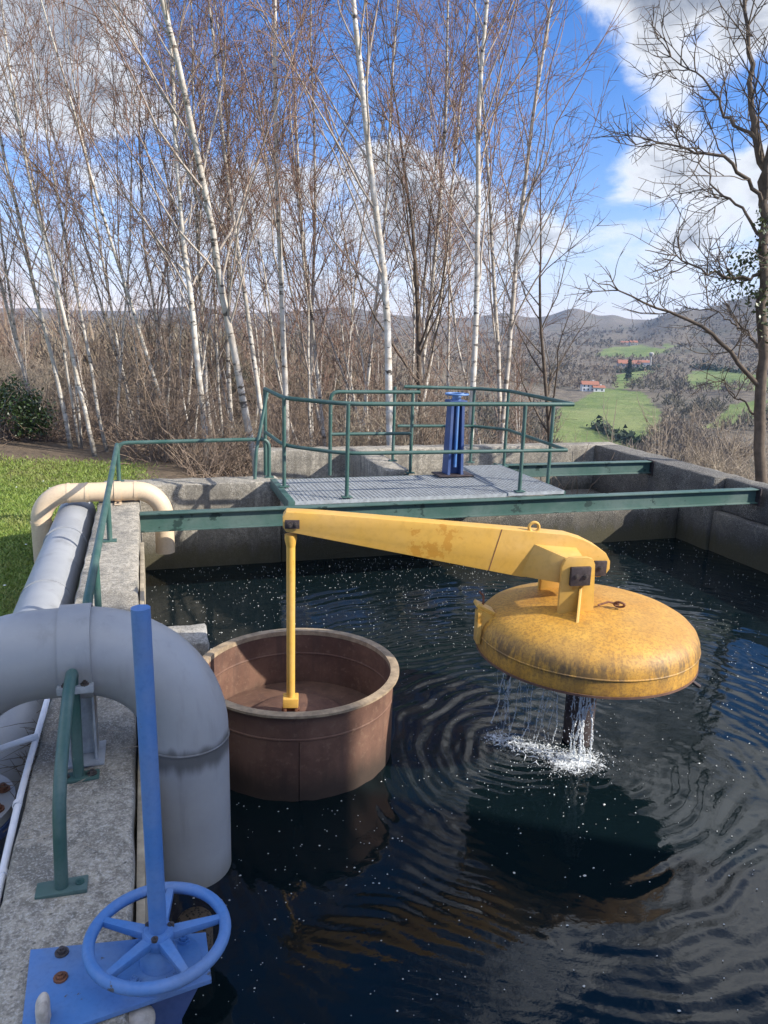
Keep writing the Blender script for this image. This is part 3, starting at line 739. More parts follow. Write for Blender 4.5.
# ---- blue valve pedestal on the platform
t = thing('valve_pedestal', (3.30, 8.0, W+0.03), 'dark blue steel valve pedestal with a handwheel standing on the grating', 'valve pedestal')
z0 = W+0.045
MB().box(3.10, 3.52, 7.86, 8.12, z0, z0+0.016).build('base_plate', M['steel_dark'], t, bevel=0.003)
g = MB()
for sx in (-1, 1):
    g.prism([(3.31+sx*0.095, 7.90, z0+0.016), (3.31+sx*0.095, 8.08, z0+0.016), (3.31+sx*0.078, 8.06, z0+0.82), (3.31+sx*0.078, 7.92, z0+0.82)], (-sx*0.03, 0, 0))
g.build('column', M['blue_dark'], t)
MB().box(3.235, 3.385, 7.99, 8.02, z0+0.016, z0+0.815).build('web', M['blue_dark'], t)
MB().tube([(3.31, 7.93, z0+0.1), (3.31, 7.93, z0+0.90)], 0.018, 10).build('spindle', M['blue'], t)
MB().box(3.21, 3.41, 7.90, 8.08, z0+0.82, z0+0.85).build('top_plate', M['blue_dark'], t, bevel=0.004)
MB().lathe([(0.05, z0+.85), (0.05, z0+.9), (0.02, z0+.9)], (3.31, 7.98, 0), 16).build('bearing', M['blue'], t)
MB().tube(arc((3.31, 7.98, z0+0.915), 0.125, 0, 2*math.pi*23/24, 24, AX, AY), 0.011, 8, closed=True).build('handwheel', M['blue'], t)
for k in range(3):
    a = k*2.09+.4; MB().tube([(3.31, 7.98, z0+.905), (3.31+.125*math.cos(a), 7.98+.125*math.sin(a), z0+.915)], 0.008, 8).build('spoke', M['blue'], t)

# ---- grey pipe arch over the left wall
LW = 0.13
PY, PX, PZ, PR_, RB = 2.88, -0.285, 0.965, 0.165, 0.385
t = thing('pipe_arch', (PX, PY, W), 'fat grey pipe arching over the wall, its open mouth above the water', 'pipe')
pts = [(PX+RB, PY, 0.345), (PX+RB, PY, 0.62)]+[(PX+RB, PY, z) for z in (0.75, 0.86)]+arc((PX, PY, PZ), RB, 0, math.pi/2, 16, AX, AZ_)+arc((PX-LW, PY, PZ), RB, math.pi/2, math.pi, 16, AX, AZ_)+[(PX-LW-RB, PY, 0.85), (PX-LW-RB, PY, 0.77)]
ob = MB().tube(pts, PR_, 48, cap=False)
ob.build('bend', M['pipe'], t, 60)
MB().tube([(PX+RB, PY, 0.62), (PX+RB, PY, 0.345)], PR_-0.012, 48, cap=False).build('mouth_lining', M['steel_dark'], t, 60)
MB().lathe([(PR_-.012, .345), (PR_, .345)], (PX+RB, PY, 0), 48).build('mouth_edge', M['pipe'], t)
for (c, axis) in (((PX+RB, PY, 0.945), (0, 0, 1)),):
    MB().lathe([(PR_-.001, -.006), (PR_+.0035, -.003), (PR_+.0035, .003), (PR_-.001, .006)], c, 48, axis).build('weld_seam', M['pipe'], t, 60)
# saddle strap and its stand
g = MB()
for (w_, q) in ((0.055, PR_+0.011),):
    g.lathe([(q-.010, -w_), (q, -w_), (q, w_), (q-.010, w_)], (PX, PY, PZ+RB), 48, (1, 0, 0))
g.build('saddle_strap', M['pipe'], t, 40)
g = MB().box(PX-0.062, PX+0.062, PY-0.185, PY-0.150, 1.262, 1.290); g.build('strap_ear', M['galv'], t, bevel=0.003)
for sx in (-0.032, 0.032): MB().bolt((PX+sx, PY-0.170, 1.292), 0.010).build('bolt', M['bolt'], t)
g = MB().box(PX-0.05, PX-0.042, PY-0.06, PY+0.06, W+0.012, 1.20).box(PX+0.042, PX+0.05, PY-0.06, PY+0.06, W+0.012, 1.20).box(PX-0.0415, PX+0.0415, PY+0.0, PY+0.01, W+0.012, 1.20)
g.build('stand', M['galv'], t)
MB().box(PX-0.075, PX+0.075, PY-0.085, PY+0.085, W+0.001, W+0.012).build('stand_foot', M['galv'], t, bevel=0.003)
# lower left: flange pair in blue and the riser
t2 = thing('flanged_riser', (PX-LW-RB, PY, 0), 'blue bolted pipe flange under the left end of the grey pipe arch', 'pipe')
MB().tube([(PX-LW-RB, PY, 0.77), (PX-LW-RB, PY, 0.735)], 0.255, 40).build('flange', M['pipe'], t2)
MB().tube([(PX-LW-RB, PY, 0.730), (PX-LW-RB, PY, 0.690)], 0.26, 40).build('flange', M['blue_dark'], t2)
MB().tube([(PX-LW-RB, PY, 0.690), (PX-LW-RB, PY, -0.20)], 0.175, 32).build('riser', M['blue_dark'], t2)
for k in range(10):
    a = 2*math.pi*(k+.5)/10; p = (PX-LW-RB+.215*math.cos(a), PY+.215*math.sin(a), .775)
    MB().bolt(p, 0.017, 0.02).build('bolt', M['rust_bolt'] if k % 3 == 0 else M['bolt'], t2)
# ---- long grey pipe beside the wall
t = thing('long_pipe', (-0.68, 5.5, 0.62), 'long straight grey pipe lying beside the wall at the edge of the lawn', 'pipe')
MB().tube([(-0.69, 3.62, 0.72), (-0.69, 5.2, 0.725), (-0.69, 7.75, 0.735)], 0.165, 40).build('barrel', M['pipe_long'], t, 60)
MB().tube([(-0.69, 6.55, 0.735), (-0.69, 6.60, 0.735)], 0.172, 40).build('joint_sleeve', M['pipe_long'], t, 40)
MB().tube([(-0.69, 5.20, 0.728), (-0.69, 5.215, 0.728)], 0.168, 40).build('joint_sleeve', M['pipe_long'], t, 40)
MB().tube(arc((-0.69, 3.62, 0.42), 0.30, math.pi/2, math.pi, 10, AY, AZ_)+[(-0.69, 3.32, 0.2), (-0.69, 3.32, -0.25)], 0.165, 40).build('bend', M['pipe_long'], t, 60)
MB().tube(arc((-0.69, 7.75, 0.435), 0.30, math.pi/2, 0, 10, AY, AZ_)+[(-0.69, 8.05, 0.1)], 0.165, 40).build('bend', M['pipe_long'], t, 60)
for y in (4.3, 5.9, 7.3): MB().box(-0.80, -0.58, y-0.09, y+0.09, 0.2, 0.575).build('support_block', M['concrete_dark'], t, bevel=0.01)
# ---- cream pipe crossing the wall
t = thing('cream_pipe', (-0.3, 7.35, W), 'cream painted pipe bridging the far end of the wall from the lawn into the tank', 'pipe')
cr_ = 0.088; cy_ = 7.38; zc = 1.012
pts = [(-0.965, cy_, 0.25), (-0.965, cy_, 0.76)]+arc((-0.965+.25, cy_, zc-.25), 0.25, math.pi, math.pi/2, 12, AX, AZ_)+arc((0.115-.25, cy_, zc-.25), 0.25, math.pi/2, 0, 12, AX, AZ_)+[(0.115, cy_, 0.6), (0.115, cy_, 0.40)]
MB().tube(pts, cr_, 32).build('tube', M['cream'], t, 60)
for x in (-0.715, -0.56, -0.135): MB().tube([(x-.012, cy_, zc), (x+.012, cy_, zc)], cr_+.0045, 32).build('joint_ring', M['cream'], t, 40)
MB().tube([(-0.965, cy_, 0.735), (-0.965, cy_, 0.76)], cr_+.0045, 32).build('joint_ring', M['cream'], t, 40)
MB().tube([(-0.965, cy_, 0.30), (-0.965, cy_, 0.345)], cr_+.012, 32).build('joint_ring', M['cream'], t, 40)
g = MB().lathe([(cr_+.001, -.03), (cr_+.007, -.03), (cr_+.007, .03), (cr_+.001, .03)], (-0.29, cy_, zc), 32, (1, 0, 0)); g.box(-0.32, -0.26, cy_-0.13, cy_+0.13, W+.001, W+0.012)
g.build('clamp', M['cream'], t, 40)
for y in (-.11, .11): MB().bolt((-0.29, cy_+y, W+.016), 0.010).build('bolt', M['bolt'], t)
# ---- white conduit along the edge of the wall
t = thing('conduit', (-0.49, 2.5, W), 'thin white plastic conduit clipped along the outer edge of the near wall', 'conduit')
MB().tube(rail_line([(-0.497, 1.75, 0.72), (-0.492, 2.12, 0.855), (-0.488, 2.62, 0.905), (-0.485, 2.90, 0.91), (-0.47, 3.35, W+0.025)], 0.08), 0.0125, 12).build('tube', M['pvc'], t)
MB().tube(rail_line([(-0.47, 3.03, W+0.03), (-0.60, 2.98, W+0.02), (-0.72, 3.02, 0.86)], 0.04), 0.0125, 12).build('branch', M['pvc'], t)
for y, z in ((2.3, .872), (2.62, .905)): MB().lathe([(.0125, -.01), (.016, -.01), (.016, .01), (.0125, .01)], (-0.49, y, z), 12, (0, 1, 0)).build('clip', M['pvc'], t)
# small dry weeds in the gap by the flange
g = MB()
for k in range(70):
    b = np.array([-0.49+rng.normal(0, .025), 2.95+rng.normal(0, .22), W-0.05+rng.normal(0, .02)]); d = rng.normal(size=3); d[2] = abs(d[2])*.4
    g.tube([b, b+d*.03, b+d*.065+np.array([0, 0, -.01])], [.0018, .0014, .0006], 3)
tag(g.build('dead_weeds', M['brown_bark'], None, 0), 'tangle of dry dead weeds between the wall and the blue flange', 'weeds', kind='stuff')
g = MB()
for k in range(26):
    b = np.array([rng.uniform(-.44, -.14), rng.uniform(2.3, 3.2), W+0.006]); a = rng.uniform(0, 6.28); l = rng.uniform(.03, .10)
    g.tube([b, b+np.array([math.cos(a)*l, math.sin(a)*l, .004])], .0013, 4)
tag(g.build('dry_litter', M['scrub_pale'], None, 0), 'dry stalks lying on the wall under the pipe arch', 'litter', kind='stuff')

# ---- blue sluice valve: plate, wheel, spindle tube
HX, HY, HZ = -0.028, 1.755, 1.015
t = thing('sluice_valve', (HX, HY, W), 'bright blue sluice handwheel on a tall blue tube, bolted to a plate on the wall', 'valve')
MB().prism([(-0.342, 1.60, W+0.002), (0.098, 1.672, W+0.002), (0.096, 1.835, W+0.002), (-0.356, 1.895, W+0.002)], (0, 0, 0.014)).build('base_plate', M['blue'], t, bevel=0.002)
MB().tube([(HX, HY, W+0.016), (HX, HY, W+0.026)], 0.105, 40).build('collar', M['blue'], t)
MB().lathe([(0.05, W+.026), (0.045, W+.06), (0.030, W+.085), (0.030, HZ-.02)], (HX, HY, 0), 24).build('gland', M['blue'], t)
MB().lathe([(0.02, HZ-.022), (0.037, HZ-.022), (0.040, HZ-.012), (0.040, HZ+.012), (0.035, HZ+.020), (0.02, HZ+.020)], (HX, HY, 0), 32).build('hub', M['blue'], t)
wr = 0.170
MB().tube(arc((HX, HY, HZ+.004), wr, 0, 2*math.pi*47/48, 48, AX, AY), 0.0155, 14, closed=True).build('wheel_rim', M['blue'], t, 60)
for k in range(5):
    a = R(77)+k*2*math.pi/5; d = np.array([math.cos(a), math.sin(a), 0]); q = np.array([-d[1], d[0], 0]); c = np.array([HX, HY, HZ])
    g = MB()
    p0, p1 = c+d*.030, c+d*(wr-.008)
    g.add([p0+q*.016-AZ_*.012, p0-q*.016-AZ_*.012, p0-q*.016+AZ_*.012, p0+q*.016+AZ_*.012, p1+q*.0095-AZ_*.006, p1-q*.0095-AZ_*.006, p1-q*.0095+AZ_*.012, p1+q*.0095+AZ_*.012],
          [(0, 1, 2, 3), (4, 7, 6, 5), (0, 4, 5, 1), (1, 5, 6, 2), (2, 6, 7, 3), (3, 7, 4, 0)])
    g.build('spoke', M['blue'], t, bevel=0.004)
MB().tube([(HX, HY, HZ+.018), (HX-.002, HY, 1.45), (HX-.005, HY+.002, 1.915)], 0.0222, 28).build('spindle_tube', M['blue'], t)
for k in range(4):
    a = R(40)+k*math.pi/2; MB().bolt((HX+.082*math.cos(a), HY+.082*math.sin(a), W+.03), 0.011).build('bolt', M['blue'], t)
for k in range(3):
    a = R(15)+k*2.09; MB().bolt((HX+.033*math.cos(a), HY+.033*math.sin(a), HZ+.018), 0.006, .006).build('bolt', M['bolt'], t)
MB().bolt((-0.275, 1.86, W+.018), 0.012, 0.014).build('bolt', M['bolt'], t)
MB().bolt((-0.270, 1.775, W+.018), 0.012, 0.012).build('bolt', M['rust_bolt'], t)
MB().prism([(-0.06, 1.70, W-.001), (0.09, 1.72, W-.001), (0.0, 1.70, W-.16), (-0.06, 1.69, W-.20)], (0, 0.012, 0)).build('gusset', M['blue_dark'], t)
MB().box(-0.063, -0.053, 1.68, 1.80, 0.45, W-.002).build('leg', M['blue_dark'], t)
MB().tube([(HX+.03, HY, W), (HX+.03, HY, -0.3)], 0.02, 16).build('shaft', M['blue_dark'], t)
# perforated strainer below the wheel
def b_perf(t, bs, P):
    v = t.vor(P, 75); c = t.mix(t.ramp(v, .30, .42), (0.010, 0.008, 0.006), (0.075, 0.055, 0.036))
    t.put(bs.inputs['Base Color'], c); bs.inputs['Roughness'].default_value = .8
    bump(t, bs, t.ramp(v, .3, .42), .6, .004)
t = thing('strainer', (0.10, 2.74, 0), 'brown perforated strainer drum under the mouth of the grey pipe arch', 'strainer')
MB().lathe([(0.001, 0.205), (0.062, 0.20), (0.072, 0.185), (0.072, -0.3)], (0.10, 2.74, 0), 32).build('drum', mat('perforated_rusty_sheet', b_perf), t)
# pale stones at the very front of the wall
def stone(x, y, z, sx, sy, sz, seed, label):
    r_ = random.Random(seed); ph = [r_.uniform(0, 6) for _ in range(3)]
    bm = bmesh.new(); bmesh.ops.create_icosphere(bm, subdivisions=4, radius=1)
    mb = MB()
    vs = []
    for v in bm.verts:
        p = v.co; k = 1+.13*math.sin(3*p.x+ph[0])+.10*math.sin(4*p.y+ph[1])+.07*math.sin(5*p.z+ph[2])
        vs.append((x+p.x*sx*k, y+p.y*sy*k, z+math.copysign(abs(p.z)**.65, p.z)*sz*k))
    mb.add(vs, [tuple(v.index for v in f.verts) for f in bm.faces]); bm.free()
    tag(mb.build('stone', M['stone'], None, 180), label, 'stone', 'pale stones by the valve plate')
stone(-0.298, 1.655, W+0.035, 0.020, 0.024, 0.042, 1, 'small pale stone standing upright on the corner of the blue plate')
stone(-0.105, 1.635, W-0.055, 0.055, 0.05, 0.045, 2, 'pale lump of stone beneath the near edge of the blue plate')
stone(-0.205, 1.64, W-0.035, 0.06, 0.04, 0.028, 3, 'flat grey stone under the plate, beside the upright pale stone')

# ---- rusty tub
CX, CY, CR, CH = 0.818, 4.272, 0.619, 0.536
t = thing('rusty_tub', (CX, CY, 0), 'round rusty steel tub standing in the water with the yellow rod hanging in it', 'tub')
wr_ = 0.583
MB().lathe([(wr_, -0.6), (wr_, 0.10), (wr_+.001, CH-.03)], (CX, CY, 0), 96).build('shell', M['rust'], t, 60)
MB().lathe([(wr_-.012, CH-.03), (wr_-.013, 0.2), (wr_-.014, -0.1)], (CX, CY, 0), 96).build('lining', M['rust'], t, 60)
MB().lathe([(wr_-.016, CH-.030), (wr_-.016, CH), (wr_+.002, CH+.002), (CR, CH), (CR, CH-.014), (wr_-.016, CH-.030)], (CX, CY, 0), 96).build('rim', M['rust_rim'], t, 30)
MB().lathe([(wr_, .365), (wr_+.004, .37), (wr_+.004, .378), (wr_, .383)], (CX, CY, 0), 96).build('weld_seam', M['rust'], t)
MB().lathe([(wr_-.014, .365), (wr_-.018, .37), (wr_-.014, .38)], (CX, CY, 0), 96).build('weld_seam', M['rust'], t)
MB().box(CX-.10, CX-.095, CY-wr_-.004, CY-wr_+.01, .01, .365).build('weld_seam', M['rust'], t)
MB().lathe([(wr_-.013, .16), (0.33, .175), (0.31, .20), (0.28, .212), (0.001, .225)], (CX, CY, 0), 64).build('floor_plate', M['rust'], t, 30)
MB().box(CX-wr_-.10, CX-wr_+.0, CY+.28, CY+.30, .1, .50).build('side_lug', M['rust'], t)

# ---- yellow lid lever: arm, hinge, dome, hanging rod
DX, DY, DZ, DR = 2.5615, 3.90, 0.650, 0.672
A0 = np.array([CX, CY, 0]); aD = np.array([DX-CX, DY-CY, 0]); aD /= np.linalg.norm(aD); nD = np.array([aD[1], -aD[0], 0])
def PL(s, z, off=0.0): return A0+aD*s+nD*off+AZ_*z
t = thing('yellow_bell', (DX, DY, DZ), 'weathered yellow dome shaped bell hanging over the water on a long yellow lever arm', 'valve bell')
tilt = R(0.3)
prof = [(DR-.03, -.012), (DR-.004, -.012), (DR, -.004), (DR, .010), (DR, .098), (DR-.005, .140), (DR-.022, .178), (DR-.055, .212), (DR-.105, .240), (DR-.19, .268), (DR-.32, .302), (DR-.45, .326), (DR-.58, .338), (.05, .341), (.001, .341)]
mb = MB().lathe(prof, (0, 0, 0), 112)
ax_t = Matrix.Rotation(tilt, 4, Vector((0, 1, 0)))
mb.v = [tuple(np.array(ax_t @ Vector(p))+np.array([DX, DY, DZ])) for p in mb.v]
dome = mb.build('dome', M['dome'], t, 60)
mb = MB().lathe([(DR+.001, .086), (DR+.005, .089), (DR+.005, .095), (DR+.001, .098)], (0, 0, 0), 112)
mb.v = [tuple(np.array(ax_t @ Vector(p))+np.array([DX, DY, DZ])) for p in mb.v]; mb.build('weld_seam', M['dome'], dome, 60)
# dome's own material coordinates need its base: seam is a sub-part at the same origin
mb = MB().lathe([(DR-.005, -.013), (DR+.004, -.016), (DR+.004, -.003), (DR-.005, -.003)], (0, 0, 0), 112)
mb.v = [tuple(np.array(ax_t @ Vector(p))+np.array([DX, DY, DZ])) for p in mb.v]; mb.build('lower_lip', M['rust'], dome, 60)
mb = MB().lathe([(DR-.012, -.010), (DR-.03, .10), (.3, .24), (.001, .27)], (0, 0, 0), 64)
mb.v = [tuple(np.array(ax_t @ Vector(p))+np.array([DX, DY, DZ])) for p in mb.v]; mb.build('underside', M['steel_dark'], t, 60)
MB().tube([(DX+.02, DY, DZ+.18), (DX+.02, DY, -0.4)], 0.095, 24).build('stem', M['steel_dark'], t)
MB().tube([(DX+.43, DY-.43, DZ+.02), (DX+.445, DY-.47, DZ-.06), (DX+.50, DY-.48, DZ-.10)], 0.012, 8).build('stay', M['steel_dark'], t)
MB().tube([(DX-.55, DY-.15, DZ+.02), (DX-.62, DY-.20, DZ-.06)], 0.01, 8).build('stay', M['steel_dark'], t)
# arm: a tapered box beam with a rounded hinge end
arm_o = 0.055
side = [(-0.070, 1.52), (0.10, 1.512), (0.179, 1.507), (1.381, 1.412), (1.60, 1.392), (1.70, 1.362), (1.79, 1.318), (1.848, 1.278), (1.878, 1.228), (1.880, 1.180), (1.858, 1.145), (1.82, 1.128), (1.335, 1.128), (0.008, 1.388), (-0.070, 1.40), (-0.088, 1.43), (-0.090, 1.49)]
arm = MB().prism([PL(s, z, arm_o) for s, z in side], -nD*2*arm_o).build('arm', M['yellow'], t, 30, bevel=0.006)
MB().prism([PL(1.195, 1.425, arm_o+.0015), PL(1.200, 1.425, arm_o+.0015), PL(1.135, 1.17, arm_o+.0015), PL(1.130, 1.17, arm_o+.0015)], -nD*.004).build('weld_seam', M['rust_bolt'], arm)
ring = arc(PL(1.397, 1.432, 0.03), 0.030, 0, 2*math.pi*19/20, 20, aD, AZ_)
MB().tube(ring, 0.0095, 10, closed=True).build('lifting_eye', M['yellow'], arm)
# wing reaching forward (and back) from the arm to the hinge plates
for sgn in (1, -1):
    o0, o1 = arm_o*sgn, 0.185*sgn
    g = MB(); P0 = [PL(1.40, 1.335, o0), PL(1.66, 1.315, o0), PL(1.66, 1.13, o0), PL(1.33, 1.135, o0)]; P1 = [PL(1.565, 1.285, o1), PL(1.665, 1.285, o1), PL(1.665, 1.13, o1), PL(1.555, 1.13, o1)]
    g.add(P0+P1, [(0, 1, 2, 3), (7, 6, 5, 4), (0, 4, 5, 1), (1, 5, 6, 2), (2, 6, 7, 3), (3, 7, 4, 0)])
    g.build('wing', M['yellow'], arm, bevel=0.004)
# hinge plates standing on the dome
for sgn in (1, -1):
    o0 = 0.19*sgn
    pts = [(1.525, .86), (1.525, 1.245), (1.545, 1.285), (1.575, 1.30), (1.675, 1.302), (1.705, 1.292), (1.722, 1.26), (1.745, .86)]
    hp = MB().prism([PL(s, z, o0) for s, z in pts], nD*.028*sgn).build('hinge_plate', M['yellow'], t, 30, bevel=0.004)
    MB().prism([PL(1.63, 1.13, o0+.028*sgn), PL(1.645, 1.13, o0+.028*sgn), PL(1.645, .86, o0+.028*sgn), PL(1.63, .86, o0+.028*sgn)], nD*.0005*sgn)
    gus = MB().prism([PL(1.64, 1.125, o0+.029*sgn), PL(1.64, .84, o0+.029*sgn), PL(1.56, .83, o0+.21*sgn), PL(1.575, .86, o0+.20*sgn)], aD*.016).build('gusset', M['yellow'], hp, 30, bevel=0.002)
    pb = MB().prism([PL(s, z, o0+.029*sgn) for s, z in ((1.572, 1.135), (1.572, 1.248), (1.692, 1.252), (1.692, 1.14))], nD*.03*sgn).build('pin_block', M['steel_dark'], hp, 30, bevel=0.006)
    for s_ in (1.605, 1.66): MB().bolt(PL(s_, 1.195, o0+.061*sgn), .010, .010, nD*sgn).build('bolt', M['bolt'], pb)
    pbb = MB().prism([PL(s, z, (arm_o+.001)*sgn) for s, z in ((1.775, 1.135), (1.775, 1.235), (1.855, 1.235), (1.855, 1.14))], nD*.014*sgn).build('pin_block', M['steel_dark'], arm, 30, bevel=0.005)
    MB().bolt(PL(1.815, 1.19, (arm_o+.017)*sgn), .010, .010, nD*sgn).build('bolt', M['bolt'], arm)
# yoke between the hinge plates and the dome
MB().prism([PL(1.535, .88, .18), PL(1.735, .88, .18), PL(1.735, .96, .18), PL(1.535, .96, .18)], -nD*.36).build('hinge_base', M['yellow'], t, 30, bevel=.004)
# latch on the dome's left shoulder
lt = MB().prism([PL(1.085, .930, .05), PL(1.20, .865, .05), PL(1.175, .80, .05), PL(1.12, .69, .05), PL(1.075, .86, .05)], -nD*.014).build('latch', M['yellow'], t, 30)
MB().obox(PL(1.135, .912, -.01), aD*.055-AZ_*.028, nD*.05, AZ_*.010+aD*.005).build('latch_plate', M['yellow'], lt, 30, bevel=.003)
MB().tube(rail_line([PL(1.13, .925, -.02), PL(1.13, .985, -.02), PL(1.10, 1.01, -.02)], .02), .007, 8).build('latch_hook', M['rust_bolt'], lt)
MB().obox(PL(1.095, .80, .02), aD*.012, nD*.045, AZ_*.10).build('latch_strap', M['yellow'], lt, 30, bevel=.003)
# shackle eye on the dome
eye = PL(1.90, 1.005, .20)
MB().tube(arc(eye, .030, 0, 2*math.pi*15/16, 16, aD*.8+nD*.6, AZ_*.6+nD*.4), .007, 8, closed=True).build('shackle', M['rust_bolt'], t)
MB().tube([eye, PL(1.84, 1.015, .18), PL(1.77, 1.002, .20)], .006, 6).build('shackle_pin', M['rust_bolt'], t)
MB().lathe([(.001, .004), (.014, .004), (.018, 0)], PL(1.84, .980, .02), 16).build('plug', M['steel_dark'], t)
# hanging rod
t2 = thing('hanging_rod', (CX, CY, .225), 'yellow rod hanging from the lever tip down into the rusty tub', 'rod')
MB().tube([(CX-.045, CY, .33), (CX-.045, CY, 1.36)], .026, 20).build('tube', M['yellow'], t2, 60)
MB().tube([(CX-.045, CY, 1.30), (CX-.045, CY, 1.345), (CX-.045, CY, 1.375)], [.026, .036, .036], 20).build('upper_socket', M['yellow'], t2, 40)
MB().obox((CX-.045, CY, .315), aD*.047, nD*.045, AZ_*.03).build('lower_block', M['yellow'], t2, 30, bevel=.006)
for s_ in (-1, 1):
    MB().obox(np.array([CX-.045, CY, .26])+aD*.034*s_, aD*.009, nD*.04, AZ_*.045).build('fork_plate', M['rust_bolt'], t2, 30, bevel=.003)
MB().tube([np.array([CX-.045, CY, .258])-aD*.055, np.array([CX-.045, CY, .258])+aD*.055], .014, 12).build('fork_pin', M['rust_bolt'], t2)
for s_ in (-1, 1): MB().obox(np.array([CX-.03, CY, 1.45])+nD*(arm_o+.006)*s_-aD*.005, aD*.042, nD*.005, AZ_*.026).build('fork_plate', M['steel_dark'], t2, 30, bevel=.003)
MB().bolt(np.array([CX-.03, CY, 1.45])+nD*(arm_o+.014)-aD*.018, .012, .012, nD).build('bolt', M['bolt'], t2)
MB().bolt(np.array([CX-.03, CY, 1.45])+nD*(arm_o+.014)+aD*.018, .010, .010, nD).build('bolt', M['bolt'], t2)

# ---- falling water and splash
g = MB(); sp = MB()
def strand(x, y, z0, z1, r_, wob, n=16):
    ph = rng.uniform(0, 6, 4); z = z0
    while z > z1:
        ln = rng.uniform(.015, .075)*(1 if z > z0-.25 else .6); k = 6; pts = []; rr = []; ra = r_*rng.uniform(.5, 1.2)
        for i in range(k):
            zz_ = z-ln*i/(k-1); q = (z0-zz_)/(z0-z1+1e-6)
            pts.append((x+wob*q**.7*(math.sin(3*q+ph[0])+.25*math.sin(13*q+ph[1])+rng.normal(0, .10)), y+wob*q**.7*(math.sin(3*q+ph[2])+.25*math.sin(11*q+ph[3])), zz_))
            rr.append(ra*(.25+.9*math.sin(math.pi*(i+.35)/(k-.3))*rng.uniform(.6, 1.1)))
        g.tube(pts, rr, 6); z -= ln*(.9 if rng.random() < .7 else 1.35)
def drop(mb, x, y, z, r_):
    vs = [(x+r_, y, z), (x-r_, y, z), (x, y+r_, z), (x, y-r_, z), (x, y, z+r_*1.3), (x, y, z-r_*1.3)]
    mb.add(vs, [(0, 2, 4), (2, 1, 4), (1, 3, 4), (3, 0, 4), (2, 0, 5), (1, 2, 5), (3, 1, 5), (0, 3, 5)])
import itertools
cs = (2.425, 3.66)
for k in range(13):
    strand(cs[0]+rng.normal(0, .030), cs[1]+rng.normal(0, .030), DZ-.02, 0.0, rng.uniform(.003, .007), .03)
for k in range(260):
    z = DZ*rng.random(); drop(g, cs[0]+rng.normal(0, .045+.05*(1-z/DZ)), cs[1]+rng.normal(0, .045), z, rng.uniform(.0018, .005))
edge_pts = [(2.06, 4.06), (2.10, 4.01), (2.155, 3.97), (2.21, 3.93), (2.275, 3.87), (2.13, 4.04), (2.33, 3.80)]
for (ex, ey) in edge_pts:
    ex += rng.normal(0, .012)
    for _ in range(2): strand(ex+rng.normal(0, .012), ey+rng.normal(0, .012), DZ-.0, rng.uniform(-.0, .3), rng.uniform(.0012, .0024), .03, 20)
    strand(ex, ey, DZ-.0, rng.uniform(-.0, .12), rng.uniform(.002, .004), .03, 20)
    for k in range(26):
        z = DZ*rng.random(); drop(g, ex+rng.normal(0, .02), ey+rng.normal(0, .02), z, rng.uniform(.0015, .0038))
for k in range(160):
    q = rng.random(); ex, ey = 2.05+.30*q, 4.06-.28*q; drop(g, ex+rng.normal(0, .03), ey+rng.normal(0, .04), DZ*rng.random(), rng.uniform(.0012, .003))
tag(g.build('falling_water', M['fall'], None, 180, fixn=False), 'white streams of water falling from the rim of the yellow dome', 'water', kind='stuff')
for k in range(1500):
    q = rng.random()
    if q < .55: x, y = cs[0]+rng.normal(0, .10), cs[1]+rng.normal(0, .075)
    elif q < .9:
        s_ = rng.random(); x, y = 2.06+.32*s_+rng.normal(0, .05), 4.04-.32*s_+rng.normal(0, .06)
    else: x, y = 2.2+rng.normal(0, .25), 3.6+rng.normal(0, .2)
    drop(sp, x, y, abs(rng.normal(0, .018))+.001, rng.uniform(.0009, .0034)*(1.4 if rng.random() < .2 else 1))
for k in range(260):
    q = rng.random()
    if q < .6: x, y = cs[0]+rng.normal(0, .07), cs[1]+rng.normal(0, .05)
    else:
        s_ = rng.random(); x, y = 2.06+.32*s_+rng.normal(0, .05), 4.04-.32*s_+rng.normal(0, .04)
    a = rng.uniform(0, 6.28); l = rng.uniform(.008, .03); r_ = rng.uniform(.002, .005)
    sp.tube([(x-l*math.cos(a), y-l*math.sin(a), .001), (x, y, .010+rng.uniform(0, .012)), (x+l*math.cos(a), y+l*math.sin(a), .001)], [r_*.4, r_, r_*.4], 5)
def b_patch(t, bs, P):
    n = t.noise(P, 38, 6, 0.7, 0.5); at = t.node('ShaderNodeAttribute', attribute_name='tone')
    bs.inputs['Base Color'].default_value = (0.78, 0.81, 0.82, 1); bs.inputs['Roughness'].default_value = 0.5
    a = t.math('MULTIPLY', t.ramp(t.math('ADD', n, t.math('MULTIPLY', at.outputs['Fac'], 0.30)), 0.60, 0.84), t.ramp(at.outputs['Fac'], 0.02, 0.35))
    t.put(bs.inputs['Alpha'], a)
M['patch'] = mat('churned_foam', b_patch)
pg = MB(); px_ = np.arange(1.75, 2.80, 0.02); py_ = np.arange(3.35, 4.35, 0.02)
for yy in py_:
    for xx in px_:
        d1 = math.hypot((xx-cs[0])/.20, (yy-cs[1])/.15); q_ = min(max(((xx-2.06)*.32-(yy-4.04)*.32)/.2048, 0), 1); d2 = math.hypot((xx-(2.06+.32*q_))/.11, (yy-(4.04-.32*q_))/.09)
        tn = max(math.exp(-d1*d1*1.4), .66*math.exp(-d2*d2*1.3))
        pg.v.append((xx, yy, .012+.016*tn*rng.random())); pg.tone.append(tn)
for b_ in range(len(py_)-1):
    for a_ in range(len(px_)-1):
        i = b_*len(px_)+a_; pg.f.append((i, i+1, i+len(px_)+1, i+len(px_)))
tag(pg.build('churned_foam', M['patch'], None, 180, tone=True, fixn=False), 'churned white foam on the water below the falling streams', 'foam', kind='stuff')
tag(sp.build('splash', M['foam'], None, 180, fixn=False), 'white splash where the falling water meets the pool', 'splash', kind='stuff')

